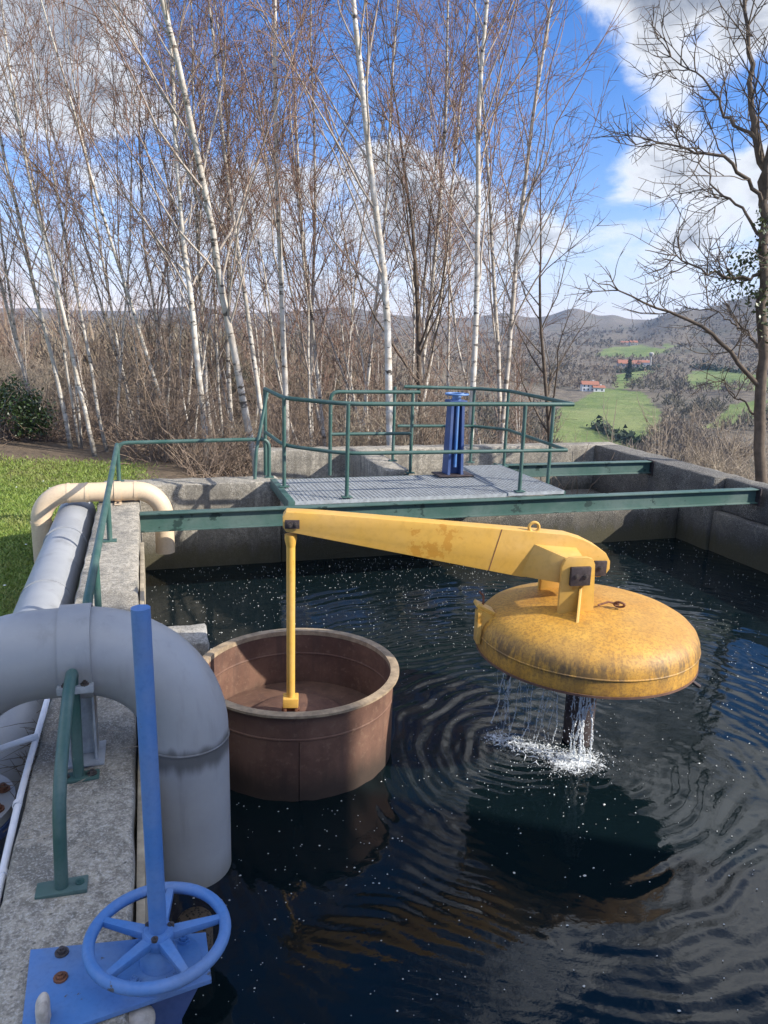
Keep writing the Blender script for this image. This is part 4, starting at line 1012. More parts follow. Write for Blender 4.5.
# ================================================================ TREES
class TubeBag:
    """many thin tapering branches in one numpy mesh"""
    def __init__(s): s.V = []; s.Fq = []; s.T = []; s.n = 0
    def tube(s, P, rr, k, tone):
        P = np.asarray(P, float); m_ = len(P)
        t_ = np.gradient(P, axis=0); t_ /= np.linalg.norm(t_, axis=1)[:, None]+1e-9
        ref = np.array([0.31, 0.52, 0.79]) if abs(t_[0] @ np.array([0.31, 0.52, 0.79])) < .95 else np.array([1., 0, 0])
        u_ = np.cross(t_, ref); u_ /= np.linalg.norm(u_, axis=1)[:, None]+1e-9; w_ = np.cross(t_, u_)
        a = np.arange(k)*2*math.pi/k
        V = P[:, None, :]+np.asarray(rr)[:, None, None]*(u_[:, None, :]*np.cos(a)[None, :, None]+w_[:, None, :]*np.sin(a)[None, :, None])
        i, j = np.meshgrid(np.arange(m_-1), np.arange(k), indexing='ij'); j2 = (j+1) % k
        q = np.stack([i*k+j, i*k+j2, (i+1)*k+j2, (i+1)*k+j], -1).reshape(-1, 4)+s.n
        s.V.append(V.reshape(-1, 3)); s.Fq.append(q); s.n += m_*k
        tn = np.full(m_, tone) if np.isscalar(tone) else np.asarray(tone)
        s.T.append(np.repeat(tn, k))
    def mesh(s, name, mt):
        V = np.concatenate(s.V); Q = np.concatenate(s.Fq); Tn = np.concatenate(s.T)
        me = bpy.data.meshes.new(name); me.vertices.add(len(V)); me.vertices.foreach_set('co', V.astype(np.float32).ravel())
        me.loops.add(Q.size); me.loops.foreach_set('vertex_index', Q.astype(np.int32).ravel())
        me.polygons.add(len(Q)); me.polygons.foreach_set('loop_start', np.arange(0, Q.size, 4, dtype=np.int32))
        me.polygons.foreach_set('use_smooth', np.ones(len(Q), bool))
        me.update(calc_edges=True)
        at = me.attributes.new('tone', 'FLOAT', 'POINT'); at.data.foreach_set('value', Tn.astype(np.float32))
        me.materials.append(mt); return me
def branch_pts(r_, p, d, ln, n, wob, lift):
    """a wandering polyline; lift > 0 turns it up, < 0 lets it droop"""
    P = [np.array(p, float)]; d = np.array(d, float)/np.linalg.norm(d); st = ln/(n-1)
    for i in range(n-1):
        d = d+r_.normal(size=3)*wob+np.array([0, 0, lift]); d /= np.linalg.norm(d); P.append(P[-1]+d*st)
    return np.array(P)
def perp_dir(r_, t_, ang, az=None):
    a = np.cross(t_, (0.2, .9, .3)); a /= np.linalg.norm(a); b = np.cross(t_, a)
    q = r_.uniform(0, 6.28) if az is None else az
    return t_*math.cos(ang)+(a*math.cos(q)+b*math.sin(q))*math.sin(ang)
def birch(seed, H=12.0, R0=0.085, nlimb=30, first=.22, dense=1.0, stems=1, bend=0.02):
    r_ = np.random.default_rng(seed); trunk = TubeBag(); crown = TubeBag()
    for s_ in range(stems):
        d0 = np.array([r_.normal(0, .02)+.10*s_*math.cos(seed), r_.normal(0, .02)+.10*s_*math.sin(seed), 1.0])
        h_ = H*(1-.12*s_); P = branch_pts(r_, (r_.normal(0, .01), .0, -.3), d0, h_+.3, 26, bend*1.5, 0.016)
        q = np.linspace(0, 1, 26); rad = .76*R0*(1-.15*s_)*((1-q)**.85*.93+.05); rad[0] *= 1.45; rad[1] *= 1.12
        trunk.tube(P, rad, 9, np.clip((rad/R0-.07)/.15, 0, 1))
        nl = int(nlimb*(1 if s_ == 0 else .7))
        for k in range(nl):
            f = first+(1-first-.02)*((k+r_.random())/nl); x = f*25; i = int(x); p = P[i]+(P[min(i+1, 25)]-P[i])*(x-i)
            tdir = P[min(i+1, 25)]-P[max(i-1, 0)]; tdir /= np.linalg.norm(tdir); rl = max(rad[i]*.42, .006)
            ln = (0.10+.26*(1-f))*h_*r_.uniform(.6, 1.15)+.4
            B = branch_pts(r_, p, perp_dir(r_, tdir, r_.uniform(.32, .68)), ln, 11, .105, .045)
            rb = np.linspace(min(rl, .022), .0035, 11)
            crown.tube(B, rb, 4, np.clip((rb-.007)/.008, 0, 1)*.85)
            for j in range(int((3+ln*2.3)*dense)):
                g_ = r_.uniform(.15, 1); y = g_*10; ii = min(int(y), 9); pp = B[ii]+(B[ii+1]-B[ii])*(y-ii)
                td = B[ii+1]-B[ii]; td /= np.linalg.norm(td); l2 = r_.uniform(.35, 1.0)*(1.2-.5*g_)
                S = branch_pts(r_, pp, perp_dir(r_, td, r_.uniform(.4, .9)), l2, 6, .11, .01)
                crown.tube(S, np.linspace(.0055, .0026, 6), 3, 0.0)
                for m_ in range(int(r_.integers(3, 6)*dense)):
                    iq = r_.integers(1, 5); tw = S[iq+1]-S[iq]; tw /= np.linalg.norm(tw)
                    Q = branch_pts(r_, S[iq], perp_dir(r_, tw, r_.uniform(.3, .8)), r_.uniform(.18, .5), 4, .12, -.09)
                    crown.tube(Q, (.0036, .0031, .0026, .0019), 3, 0.0)
    return trunk.mesh('birch_trunk', M['birch']), crown.mesh('birch_crown', M['twig'])
VAR = [birch(11, 13, .085, 30, .25), birch(12, 12, .075, 28, .30), birch(13, 13.5, .09, 34, .20, 1.1), birch(14, 11, .06, 26, .25, .9),
       birch(15, 12.5, .08, 30, .28, 1.0, 2), birch(16, 10.5, .05, 24, .2, .9, 2, .03)]
def add_tree(kind, tm, cm, loc, rz, scale, lean, toward, label, cat, group):
    o = thing(kind, loc, label, cat, group)
    # lean is a turn about the horizontal axis pointing away from the viewer
    axis = Vector((math.sin(toward), math.cos(toward), 0))
    o.rotation_euler = (Matrix.Rotation(lean, 4, axis) @ Matrix.Rotation(rz, 4, 'Z')).to_euler()
    o.scale = (scale*.93, scale*.93, scale)
    for nm, me in (('trunk', tm), ('crown', cm)):
        c = bpy.data.objects.new(nm, me); col.objects.link(c); c.parent = o
    return o
def ground_z(x, y):
    d = math.hypot(x, y)
    return float(near_h(np.array(x), np.array(y))) if d < 45 else float(far_h(x, y))
def lean_for(u0_, u1_):     # lean from the columns at rows 450 and 200
    need = math.atan2(u1_-u0_, 250.0); vert = math.atan2((u0_-384), 3300.0)+ROLL
    q = need-vert; return q if abs(q) < .1 else math.copysign(.1+(abs(q)-.1)*.55, q)
NEAR = [  # column at the foot, column 250 rows higher, distance, variant, scale, label
    (64, 28, 14.2, 0, .95, 'pale birch at the lawn edge nearest the evergreen bush, leaning left'),
    (88, 20, 13.4, 1, 1.0, 'strongly left leaning birch rising from the lawn edge'),
    (103, 52, 13.9, 3, 1.0, 'dark footed leaning birch just right of the strongly leaning one on the lawn'),
    (146, 136, 17.5, 3, 1.0, 'thin birch above the cream pipe, left of its twin'),
    (163, 146, 16.0, 5, 1.1, 'twin stemmed thin birch above the right bend of the cream pipe'),
    (205, 158, 12.6, 2, .95, 'stout left leaning birch rising behind the low rail on the end wall'),
    (212, 186, 15.0, 4, .95, 'forked birch standing just behind the stout leaning one'),
    (233, 204, 15.2, 0, .9, 'leaning birch right of the stout one, behind the low rail'),
    (262, 226, 12.4, 2, 1.05, 'tall birch rising from the corner where the two green rails meet'),
    (270, 246, 14.0, 1, 1.0, 'second tall birch beside the railing corner, nearly upright'),
    (250, 240, 18.5, 5, 1.1, 'slim twin birch far behind the railing corner'),
    (289, 292, 12.7, 1, 1.1, 'straight white birch behind the left end of the platform railing'),
    (310, 300, 16.0, 3, 1.1, 'thin birch behind the first bay of the platform railing'),
    (327, 338, 15.0, 3, 1.0, 'thin birch leaning right behind the second railing post'),
    (344, 350, 18.0, 5, 1.0, 'slender twin birch deep among the trees behind the platform'),
    (397, 400, 11.9, 0, 1.12, 'thick bright white birch in the middle of the view behind the platform'),
    (410, 432, 15.5, 4, .95, 'forked birch right behind the thick bright middle one'),
    (455, 452, 17.8, 3, 1.1, 'slim birch behind the blue pedestal'),
    (477, 487, 12.3, 1, 1.12, 'white birch right of the blue pedestal, leaning slightly right'),
    (503, 497, 17.8, 5, 1.15, 'thin twin birch behind the right end of the platform'),
    (513, 526, 14.3, 4, 1.0, 'birch with forked stem at the right end of the birch row'),
    (186, 170, 19.0, 3, 1.1, 'thin birch further back above the low rail'),
    (126, 112, 19.5, 3, 1.1, 'thin birch further back above the cream pipe'),
    (363, 352, 14.6, 3, 1.05, 'slim birch left of the thick bright middle one'),
    (30, -20, 17.5, 4, 1.0, 'leftmost large birch, standing behind the evergreen bush'),
    (-20, -50, 16.0, 2, .9, 'birch at the left edge of the photo with its crown reaching in')]
for k, (ua, ub, d, vi, sc, lab) in enumerate(NEAR):
    a = heading(ua); x, y = d*math.sin(a), d*math.cos(a)
    sc *= 0.74 if ua < 120 else (0.86 if ua < 260 else 0.97)
    add_tree('birch_tree', VAR[vi][0], VAR[vi][1], (x, y, ground_z(x, y)-.05), rng.uniform(0, 6.28), sc*rng.uniform(.95, 1.05), lean_for(ua, ub), a, lab, 'birch tree', 'birch trees behind the tank')
for k in range(13):
    ua = (75, 112, 135, 172, 190, 220, 240, 300, 318, 333, 372, 388, 425)[k]; d = rng.uniform(13.5, 17.5); a = heading(ua); x, y = d*math.sin(a), d*math.cos(a)
    vi = (5, 3)[k % 2]
    add_tree('birch_tree', VAR[vi][0], VAR[vi][1], (x, y, ground_z(x, y)-.1), rng.uniform(0, 6.28), rng.uniform(.65, .95), rng.normal(-.08, .06), a,
             'slender bare birch filling the gaps of the front row', 'birch tree', 'slender birches of the front row')
for k in range(24):
    ua = rng.uniform(-60, 550); d = rng.uniform(18, 34); a = heading(ua); x, y = d*math.sin(a), d*math.cos(a)
    vi = (3, 5, 1, 4)[k % 4]
    add_tree('birch_tree', VAR[vi][0], VAR[vi][1], (x, y, ground_z(x, y)-.1), rng.uniform(0, 6.28), rng.uniform(.45, .7), rng.normal(-.08, .08), a,
             'thin bare birch in the crowded rows farther back', 'birch tree', 'thin birches farther back')
# dark slender trees among the birches
def plain_tree(seed, H, R0, nlimb, first, mt, mt2, spread=.8):
    r_ = np.random.default_rng(seed); trunk = TubeBag(); crown = TubeBag()
    P = branch_pts(r_, (0, 0, -.3), (r_.normal(0, .03), r_.normal(0, .03), 1), H, 20, .045, .02); q = np.linspace(0, 1, 20); rad = R0*((1-q)*.9+.08); rad[0] *= 1.3
    trunk.tube(P, rad, 9, 0)
    for k in range(nlimb):
        f = first+(1-first-.02)*((k+r_.random())/nlimb); x = f*19; i = min(int(x), 18); p = P[i]+(P[i+1]-P[i])*(x-i); td = P[i+1]-P[i]; td /= np.linalg.norm(td)
        ln = (.12+.3*(1-f))*H*r_.uniform(.7, 1.2); B = branch_pts(r_, p, perp_dir(r_, td, r_.uniform(.5, spread)), ln, 10, .10, .05)
        crown.tube(B, np.linspace(max(rad[i]*.5, .008), .004, 10), 5, 0)
        for j in range(int(5+ln*2)):
            ii = r_.integers(2, 9); td2 = B[ii]-B[ii-1]; td2 /= np.linalg.norm(td2)
            S = branch_pts(r_, B[ii], perp_dir(r_, td2, r_.uniform(.5, 1)), r_.uniform(.4, 1.1), 6, .13, .03); crown.tube(S, np.linspace(.007, .003, 6), 3, 0)
            for m_ in range(3):
                Q = branch_pts(r_, S[r_.integers(1, 5)], r_.normal(size=3)+np.array([0, 0, .4]), r_.uniform(.15, .4), 4, .1, 0); crown.tube(Q, (.0038, .0033, .0028, .002), 3, 0)
    return trunk.mesh('tree_trunk', mt), crown.mesh('tree_crown', mt2)
dt = plain_tree(41, 8.5, .075, 16, .22, M['brown_bark'], M['brown_bark'])
for (ua, ub, d, sc, lab) in ((437, 404, 14.0, 1.0, 'dark brown trunked bare tree leaning left behind the pedestal'), (564, 574, 14.8, .8, 'small dark bare tree standing alone right of the birch row, beyond the beam')):
    a = heading(ua); x, y = d*math.sin(a), d*math.cos(a)
    add_tree('bare_tree', dt[0], dt[1], (x, y, ground_z(x, y)-.05), rng.uniform(0, 6), sc, lean_for(ua, ub), a, lab, 'tree', 'dark bare trees')

# ---- the big dark tree at the right with ivy
def right_tree():
    base_d = 11.3; a = R(44.1); bx, by = base_d*math.sin(a), base_d*math.cos(a)
    gz = ground_z(bx, by); t = thing('bare_tree', (bx, by, gz), 'large dark spreading tree at the right edge with ivy on its branches', 'tree', 'dark bare trees')
    r_ = np.random.default_rng(77)
    rt = np.array([math.cos(a), -math.sin(a), 0]); fw_ = np.array([math.sin(a), math.cos(a), 0])
    k = base_d/765.0*0.92    # metres per picture pixel at the tree
    def at(u, v, dep=0.0):   # lateral, height and own depth of a branch point
        d = f0+cr*(u-384)/F+cu*(512-v)/F
        return CAM+d*((base_d+dep)/(d @ fw_))-np.array([bx, by, gz])
    trunk = TubeBag(); crown = TubeBag()
    def limb(pts, r0_, r1_, bag, n=16):
        P = np.array(pts); tt = np.linspace(0, len(P)-1, n); Q = np.stack([np.interp(tt, np.arange(len(P)), P[:, c]) for c in range(3)], 1)
        Q[1:-1] = (Q[:-2]+2*Q[1:-1]+Q[2:])/4; Q[1:-1] += r_.normal(0, .018, (n-2, 3)); bag.tube(Q, np.linspace(r0_, r1_, n), 8, 0); return Q
    def side(Q, cnt, l0, l1, lo=.2, up=.03):
        for _ in range(cnt):
            i = int(r_.uniform(lo, .98)*(len(Q)-2)); td = Q[i+1]-Q[i]; td /= np.linalg.norm(td)
            S = branch_pts(r_, Q[i], perp_dir(r_, td, r_.uniform(.5, 1.0)), r_.uniform(l0, l1), 9, .11, up+.03); crown.tube(S, np.linspace(.010, .0035, 9), 4, 0)
            for _2 in range(r_.integers(3, 7)):
                j = r_.integers(2, 8); d2 = S[j]-S[j-1]; d2 /= np.linalg.norm(d2)
                W_ = branch_pts(r_, S[j], perp_dir(r_, d2, r_.uniform(.5, 1.0)), r_.uniform(.2, .65), 6, .16, .03); crown.tube(W_, np.linspace(.0065, .0028, 6), 3, 0)
                for _3 in range(2):
                    Z = branch_pts(r_, W_[r_.integers(1, 5)], r_.normal(size=3)+AZ_*.3, r_.uniform(.1, .28), 4, .1, 0); crown.tube(Z, (.004, .0034, .0028, .002), 3, 0)
    T0 = limb([at(763, 560), at(762, 480), at(761, 400), at(763, 330), at(765, 250), at(764, 190)], .078, .054, trunk, 22)
    T1 = limb([at(764, 192), at(758, 150), at(752, 110, .1), at(750, 60, .2), at(746, 0, .3), at(742, -110, .4)], .056, .009, trunk, 22)
    T2 = limb([at(765, 200), at(770, 140, -.1), at(778, 80, -.2), at(786, -40, -.3)], .05, .01, trunk)
    side(T1, 16, .6, 1.5, .15); side(T2, 14, .6, 1.6, .2)
    L = [([(763, 205), (748, 180), (727, 160), (700, 152), (675, 146), (650, 141), (618, 141)], -.9, .045, 16, .4, 1.1),
         ([(757, 140), (740, 125), (724, 118), (718, 95), (705, 80), (690, 65), (668, 55), (650, 50)], .6, .036, 16, .4, 1.0),
         ([(766, 270), (745, 280), (722, 276), (700, 268), (670, 255), (645, 250)], -.5, .04, 22, .35, .9),
         ([(761, 388), (745, 372), (722, 340), (700, 325), (672, 312), (640, 303), (612, 286), (592, 280)], -1.0, .055, 12, .35, .9),
         ([(762, 420), (748, 405), (735, 396), (728, 385), (722, 378)], .4, .028, 5, .3, .6),
         ([(762, 350), (745, 330), (725, 318), (700, 300)], .9, .03, 10, .4, .9),
         ([(765, 240), (742, 205), (716, 190), (700, 165), (690, 120)], 1.0, .034, 14, .4, 1.0),
         ([(766, 300), (785, 260), (810, 220), (850, 180)], .2, .04, 12, .5, 1.2)]
    for pts, dep, r0_, cnt, l0, l1 in L:
        n_ = len(pts); Q = limb([at(u, v, dep*i/(n_-1)) for i, (u, v) in enumerate(pts)], r0_*.62, .004, crown, 18); side(Q, int(cnt*.75), l0*.8, l1*.85)
    for nm, bag, mt in (('trunk', trunk, M['brown_bark']), ('crown', crown, M['brown_bark'])):
        c = bpy.data.objects.new(nm, bag.mesh(nm, mt)); col.objects.link(c); c.parent = t
    g = MB()
    def leaf(p, s_):
        d = r_.normal(size=3); d /= np.linalg.norm(d); e = np.cross(d, r_.normal(size=3)); e /= np.linalg.norm(e)
        g.add([p-d*s_, p+e*s_*.6, p+d*s_, p-e*s_*.6], [(0, 1, 2, 3)])
    for (u, v, su, sv, n_) in ((745, 262, 9, 7, 150), (762, 250, 5, 10, 140), (752, 292, 10, 8, 160), (764, 300, 5, 14, 140), (730, 275, 8, 4, 70), (762, 225, 4, 10, 60), (764, 330, 4, 10, 50)):
        for _ in range(n_): leaf(at(u+r_.normal(0, su), v+r_.normal(0, sv), r_.normal(0, .13)), r_.uniform(.018, .038))
    o = MB(); me = g
    c = bpy.data.meshes.new('ivy'); c.from_pydata([tuple(p) for p in g.v], [], g.f); c.materials.append(M['ivy'])
    oc = bpy.data.objects.new('ivy', c); col.objects.link(oc); oc.parent = t
right_tree()

# ---- bare scrub: many stemmed bushes
def scrub(seed, H, n, mt):
    r_ = np.random.default_rng(seed); b = TubeBag()
    for k in range(n):
        an = r_.uniform(0, 6.28); sp_ = r_.uniform(.05, .5); P = branch_pts(r_, (r_.normal(0, .12), r_.normal(0, .12), -.2), (sp_*math.cos(an), sp_*math.sin(an), 1), H*r_.uniform(.6, 1.05), 9, .09, .01)
        b.tube(P, np.linspace(.017, .004, 9), 4, 0)
        for j in range(9):
            i = r_.integers(2, 8); td = P[i]-P[i-1]; td /= np.linalg.norm(td); S = branch_pts(r_, P[i], perp_dir(r_, td, r_.uniform(.4, .9)), r_.uniform(.3, .9)*H/3.5, 6, .13, .02); b.tube(S, np.linspace(.0075, .003, 6), 3, 0)
            for m_ in range(4):
                Q = branch_pts(r_, S[r_.integers(1, 5)], r_.normal(size=3)+AZ_*.5, r_.uniform(.15, .42), 4, .12, 0); b.tube(Q, (.0048, .004, .0034, .0025), 3, 0)
    return b.mesh('bare_shrub', mt)
SC = [scrub(51, 3.2, 16, M['scrub']), scrub(52, 2.6, 18, M['scrub_pale']), scrub(53, 3.8, 14, M['scrub']), scrub(54, 4.8, 12, M['scrub_pale'])]
def add_scrub(me, x, y, z, s_, label, group):
    o = bpy.data.objects.new('bare_shrub', me); col.objects.link(o); o.location = (x, y, z); o.rotation_euler = (0, 0, rng.uniform(0, 6.28)); o.scale = (s_, s_, s_*rng.uniform(.85, 1.15))
    tag(o, label, 'shrub', group)
for k in range(92):
    ua = rng.uniform(-70, 575); d = (15.5 if ua < 120 else 12.2)+27*rng.random()**1.3; a = heading(ua); x, y = d*math.sin(a), d*math.cos(a)
    if ua < 110 and d < 18: d += 4; x, y = d*math.sin(a), d*math.cos(a)
    add_scrub(SC[(0, 2, 0, 1)[k % 4]], x, y, ground_z(x, y)-.1, rng.uniform(.5, .95), 'leafless brown shrub in the thicket among the birches', 'bare shrubs of the thicket')
for k in range(105):
    ua = rng.uniform(548, 830); d = rng.uniform(13.5, 34); a = heading(ua); x, y = d*math.sin(a), d*math.cos(a)
    gz = ground_z(x, y); top = 2.56-d*math.tan(R(rng.uniform(4.0, 9.0) if ua > 650 else rng.uniform(6.5, 11)))
    h_ = max(top-gz, .8); me = SC[(1, 3)[k % 2]]; s_ = min(h_/(2.6 if k % 2 == 0 else 4.8), 1.7)
    add_scrub(me, x, y, gz-.1, s_, 'pale leafless shrub on the slope beyond the right wall', 'bare shrubs beyond the right wall')
# brown tangle on the ground between the stems
b = TubeBag(); r_ = np.random.default_rng(61)
for k in range(14000):
    ua = r_.uniform(-80, 600); d = (14.8 if ua < 120 else 11.5)+30*r_.random()**1.3; a = heading(ua); x, y = d*math.sin(a), d*math.cos(a)
    if y < edge.min()+1.5 and x < .5: continue
    P = branch_pts(r_, (x, y, ground_z(x, y)), (r_.normal(), r_.normal(), .9), r_.uniform(.3, 1.3), 5, .25, -.03); b.tube(P, np.linspace(.008, .004, 5), 3, 0)
o = bpy.data.objects.new('undergrowth', b.mesh('undergrowth', M['scrub'])); col.objects.link(o); tag(o, 'brown tangle of brambles and dead stems under the birches', 'undergrowth', kind='stuff')

# ---- evergreen bush at the left
def bush(name, x, y, z, rx, rz_, n, mt, label, cat, seed, lf=.035):
    r_ = np.random.default_rng(seed); t = thing(name, (x, y, z), label, cat)
    st = TubeBag(); vs, fs = [], []
    for k in range(9):
        an = r_.uniform(0, 6.28); st.tube(branch_pts(r_, (0, 0, -.1), (.5*math.cos(an), .5*math.sin(an), 1), rz_*1.4, 7, .1, 0), np.linspace(.03, .008, 7), 5, 0)
    cl = r_.normal(size=(26, 3)); cl /= np.linalg.norm(cl, axis=1)[:, None]; cl *= r_.uniform(.45, .85, (26, 1))
    for k in range(n):
        c = cl[r_.integers(26)]; p = np.array([c[0]*rx, c[1]*rx, rz_+c[2]*rz_])+r_.normal(size=3)*rx*.16
        if p[2] < .05: continue
        d = r_.normal(size=3); d /= np.linalg.norm(d); e = np.cross(d, r_.normal(size=3)); e /= np.linalg.norm(e); s_ = lf*r_.uniform(.6, 1.3)
        i = len(vs); vs += [p-d*s_, p+e*s_*.45, p+d*s_, p-e*s_*.45]; fs.append((i, i+1, i+2, i+3))
    c = bpy.data.objects.new('stems', st.mesh('stems', M['brown_bark'])); col.objects.link(c); c.parent = t
    me = bpy.data.meshes.new('foliage'); me.from_pydata([tuple(p) for p in vs], [], fs); me.materials.append(mt)
    c = bpy.data.objects.new('foliage', me); col.objects.link(c); c.parent = t
a = heading(8); bush('evergreen_bush', 15.0*math.sin(a), 15.0*math.cos(a), ground_z(15*math.sin(a), 15*math.cos(a)), .72, .55, 4200, M['holly'], 'dark green round evergreen bush at the top of the lawn', 'bush', 5)
# ivy sleeves on two birch trunks
for (u, d, zb, n_) in ((146, 17.3, 2.0, 260), (447, 15, 1.2, 160)):
    pass

# ---- grass blades and daisies on the near lawn
n_ = 80000
r_ = np.random.default_rng(8)
bx = r_.uniform(-4.2, 0.5, n_*2); by = 5.3+9.0*r_.random(n_*2)**1.25
ok = (bx > by*math.tan(heading(-25))) & ~((bx > -.48) & (by < 8.5)) & (by < 12.7+np.clip(-bx-2, 0, 8)*.35+r_.normal(0, .25, n_*2)) & (bx < -.25+r_.normal(0, .2, n_*2)) & ~((by < 5.5) & (bx > -1.7)) & ~((np.abs(bx+.69) < .13) & (by < 8.1))
bx, by = bx[ok][:n_], by[ok][:n_]; bz = near_h(bx, by); n_ = len(bx)
an = r_.uniform(0, 6.28, n_); hb = r_.uniform(.015, .045, n_); wb = .0028+.0006*by; ln = r_.normal(0, .03, (n_, 2))
v0 = np.stack([bx-wb*np.cos(an), by-wb*np.sin(an), bz-.01], 1); v1 = np.stack([bx+wb*np.cos(an), by+wb*np.sin(an), bz-.01], 1); v2 = np.stack([bx+ln[:, 0], by+ln[:, 1], bz+hb], 1)
me = bpy.data.meshes.new('grass'); V = np.stack([v0, v1, v2], 1).reshape(-1, 3); me.from_pydata(V.tolist(), [], [(3*i, 3*i+1, 3*i+2) for i in range(n_)]); me.materials.append(M['blade'])
o = bpy.data.objects.new('grass', me); col.objects.link(o); tag(o, 'short bright green lawn grass left of the pipes', 'grass', kind='stuff')
g = MB()
for k in range(16):
    x, y = r_.uniform(-2.6, -.95), r_.uniform(5.6, 11.5); z = ground_z(x, y)+.075
    g.lathe([(.001, .004), (.006, .002), (.012, 0)], (x, y, z), 8)
tag(g.build('daisies', M['foam'], None, 0), 'tiny white daisies dotted over the lawn', 'daisies', kind='stuff')

# ---- houses across the valley
def house(u, v, w, dp, h, rh, turn, label, wallm, nwin=4, roof_over=.6):
    p = place(u, v); t = thing('house', tuple(p), label, 'house', 'farmhouses across the valley')
    ca, sa = math.cos(turn), math.sin(turn); ex = np.array([ca, sa, 0]); ey = np.array([-sa, ca, 0])
    MB().obox(p+AZ_*(h/2-1), ex*w/2, ey*dp/2, AZ_*(h/2+1)).build('wall', wallm, t)
    q = lambda x, y, z: p+ex*x+ey*y+AZ_*z
    W2, D2 = w/2+roof_over, dp/2+roof_over
    g = MB(); g.add([q(-W2, -D2, h-.2), q(W2, -D2, h-.2), q(W2, D2, h-.2), q(-W2, D2, h-.2), q(-W2, 0, h+rh), q(W2, 0, h+rh)], [(0, 1, 5, 4), (2, 3, 4, 5), (0, 4, 3), (1, 2, 5), (0, 3, 2, 1)])
    rf = g.build('roof', M['roof_tile'], t, 0); MB().obox(q(w*.22, dp*.1, h+rh*.9), ex*.5, ey*.5, AZ_*1.1).build('chimney', wallm, rf)
    for k in range(nwin):
        for lev in (1.5, 4.3):
            if lev+.9 > h: continue
            MB().obox(q(-w/2+w*(k+.5)/nwin, -dp/2-.03, lev), ex*.55, ey*.05, AZ_*.75).build('window', M['window_dark'], t)
house(589, 391, 13, 10, 5.6, 2.5, R(-22), 'white farmhouse with a red tiled roof above the big meadow', M['house_white'])
house(598, 391.5, 9, 8, 3.4, 1.6, R(-20), 'low white annex with red roof right of the white farmhouse', M['house_white'], 2)
house(628, 367, 25, 16, 4.2, 4.2, R(-25), 'long barn with a broad orange tiled roof on the hillside', M['plaster'], 6)
house(644, 366.5, 13, 11, 5, 2.5, R(-25), 'white gabled end house beside the long orange roof', M['house_white'], 3)
house(624, 345, 17, 10, 5, 2.6, R(-20), 'distant farmhouse on top of the bright green hill', M['plaster'], 4)
house(633, 345.5, 12, 10, 5, 3.0, R(-20), 'small distant outbuilding right of the hilltop farmhouse', M['plaster'], 3)
p = place(650, 368); t = thing('water_tower', tuple(p), 'pale mushroom shaped water tower below the bright green hill', 'water tower')
MB().lathe([(1.0, -2), (0.85, 13), (2.6, 15), (2.8, 17), (1.5, 18), (.01, 18.2)], p, 20).build('tower_body', M['plaster'], t, 40)
def conifer(u, v, h, r_, lab):
    p = place(u, v); t = thing('conifer', tuple(p), lab, 'conifer'); rr = np.random.default_rng(int(u)); g = MB(); vs, fs = [], []
    for k in range(700):
        q = rr.random()**.8; an = rr.uniform(0, 6.28); rad = r_*(1-q)*rr.uniform(.5, 1.05)+.2; c = p+np.array([rad*math.cos(an), rad*math.sin(an), 1+h*q]); d = rr.normal(size=(3, 3))*h*.045
        i = len(vs); vs += [c+d[0], c+d[1], c+d[2]]; fs.append((i, i+1, i+2))
    g.add(vs, fs); g.build('crown', M['dark_conifer'], t, 0, fixn=False); MB().tube([p-AZ_, p+AZ_*h*.8], .35, 8).build('trunk', M['brown_bark'], t)
conifer(628, 381, 19, 3.0, 'single dark conifer standing in the meadow below the orange roofed barn')
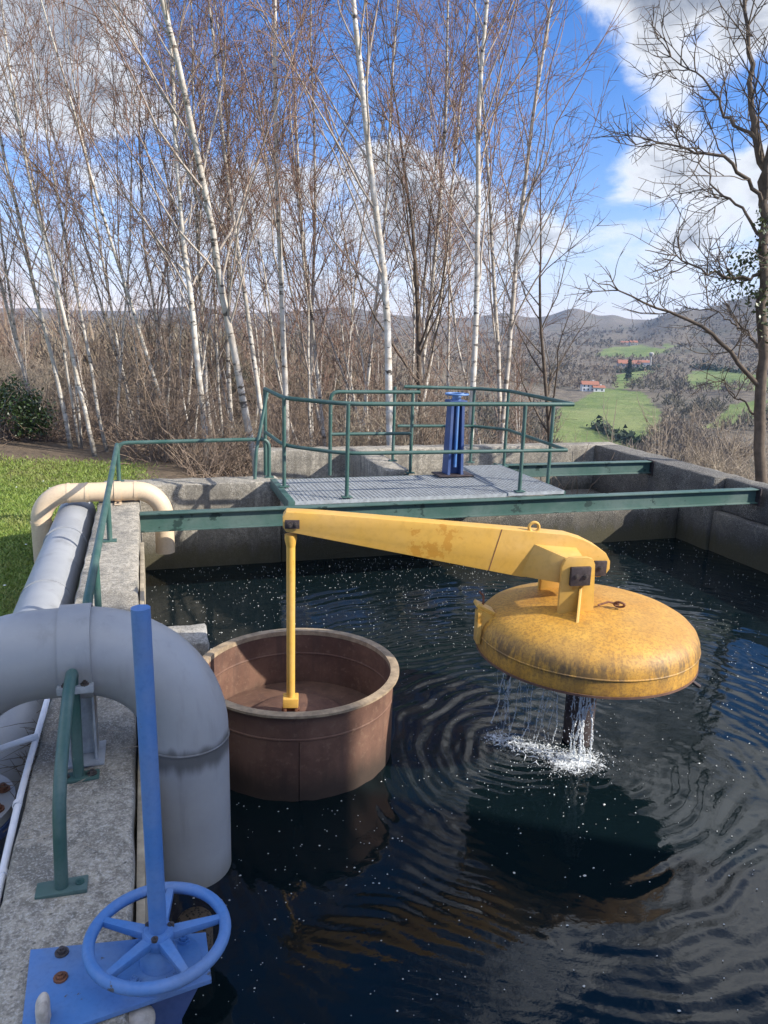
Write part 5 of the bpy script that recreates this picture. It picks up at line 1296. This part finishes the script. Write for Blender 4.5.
# hedgerow lines of dark trees at field edges
def hedge(pix, n, h, lab, seed):
    r2 = np.random.default_rng(seed); pts = [place(*q) for q in pix]; g = MB(); vs, fs = [], []
    for k in range(n):
        f_ = r2.random()*(len(pts)-1); i = int(f_); c = pts[i]+(pts[i+1]-pts[i])*(f_-i); c = c+np.array([r2.normal(0, 2), r2.normal(0, 2), 0]); c[2] = float(far_h(c[0], c[1]))+abs(r2.normal(0, .5))*h
        d = r2.normal(size=(3, 3))*h*.28; i = len(vs); vs += [c+d[0], c+d[1], c+d[2]]; fs.append((i, i+1, i+2))
    g.add(vs, fs); tag(g.build('hedgerow', M['dark_conifer'], None, 0, fixn=False), lab, 'hedge')
hedge([(618, 373), (640, 371), (660, 369)], 500, 5, 'dark clipped hedge row below the orange roofed barn', 3)
hedge([(690, 368), (716, 370), (750, 374)], 500, 5, 'dark hedge row along the top of the right hand meadow', 4)
hedge([(596, 428), (622, 440), (650, 452)], 700, 4, 'hedge bank crossing the lower part of the big meadow', 6)

# ---- the service building to the right, which throws its shade over the near wall
bt = thing('service_building', (9.6, -8, -.5), 'tall plain rendered service building right of the tank', 'building')
MB().box(8.6, 10.6, -14, -2.48, -2.5, 8.2).build('wall', M['plaster'], bt)
MB().box(8.598, 10.602, -14.1, -2.478, 8.203, 8.45).build('roof', M['galv'], bt)
MB().box(8.56, 8.605, -4.4, -3.3, -0.1, 2.2).build('door', M['green'], bt)
for y in (-12, -9, -6.5):
    w_ = MB().box(8.565, 8.603, y-.6, y+.6, 3.2, 4.6).build('window', M['window_dark'], bt)
    MB().box(8.52, 8.60, y-.7, y+.7, 3.05, 3.19).build('sill', M['concrete_pale'], w_)

# ---- the air between here and the far hills
HAZE = 0.00008
if HAZE:
    hz = MB().box(-5200, 5200, -300, 5200, -80, 260).build('haze', M['foam'], None, 0)
    mm = bpy.data.materials.new('valley_air'); mm.use_nodes = True; tt = NT(mm.node_tree); tt.n.clear()
    pv = tt.node('ShaderNodeVolumePrincipled'); pv.inputs['Color'].default_value = (.46, .66, 1, 1); pv.inputs['Density'].default_value = HAZE; pv.inputs['Anisotropy'].default_value = 0.1
    oo = tt.node('ShaderNodeOutputMaterial'); tt.link(pv.outputs[0], oo.inputs['Volume'])
    hz.data.materials.clear(); hz.data.materials.append(mm); tag(hz, 'thin blue air over the valley', 'haze', kind='stuff')
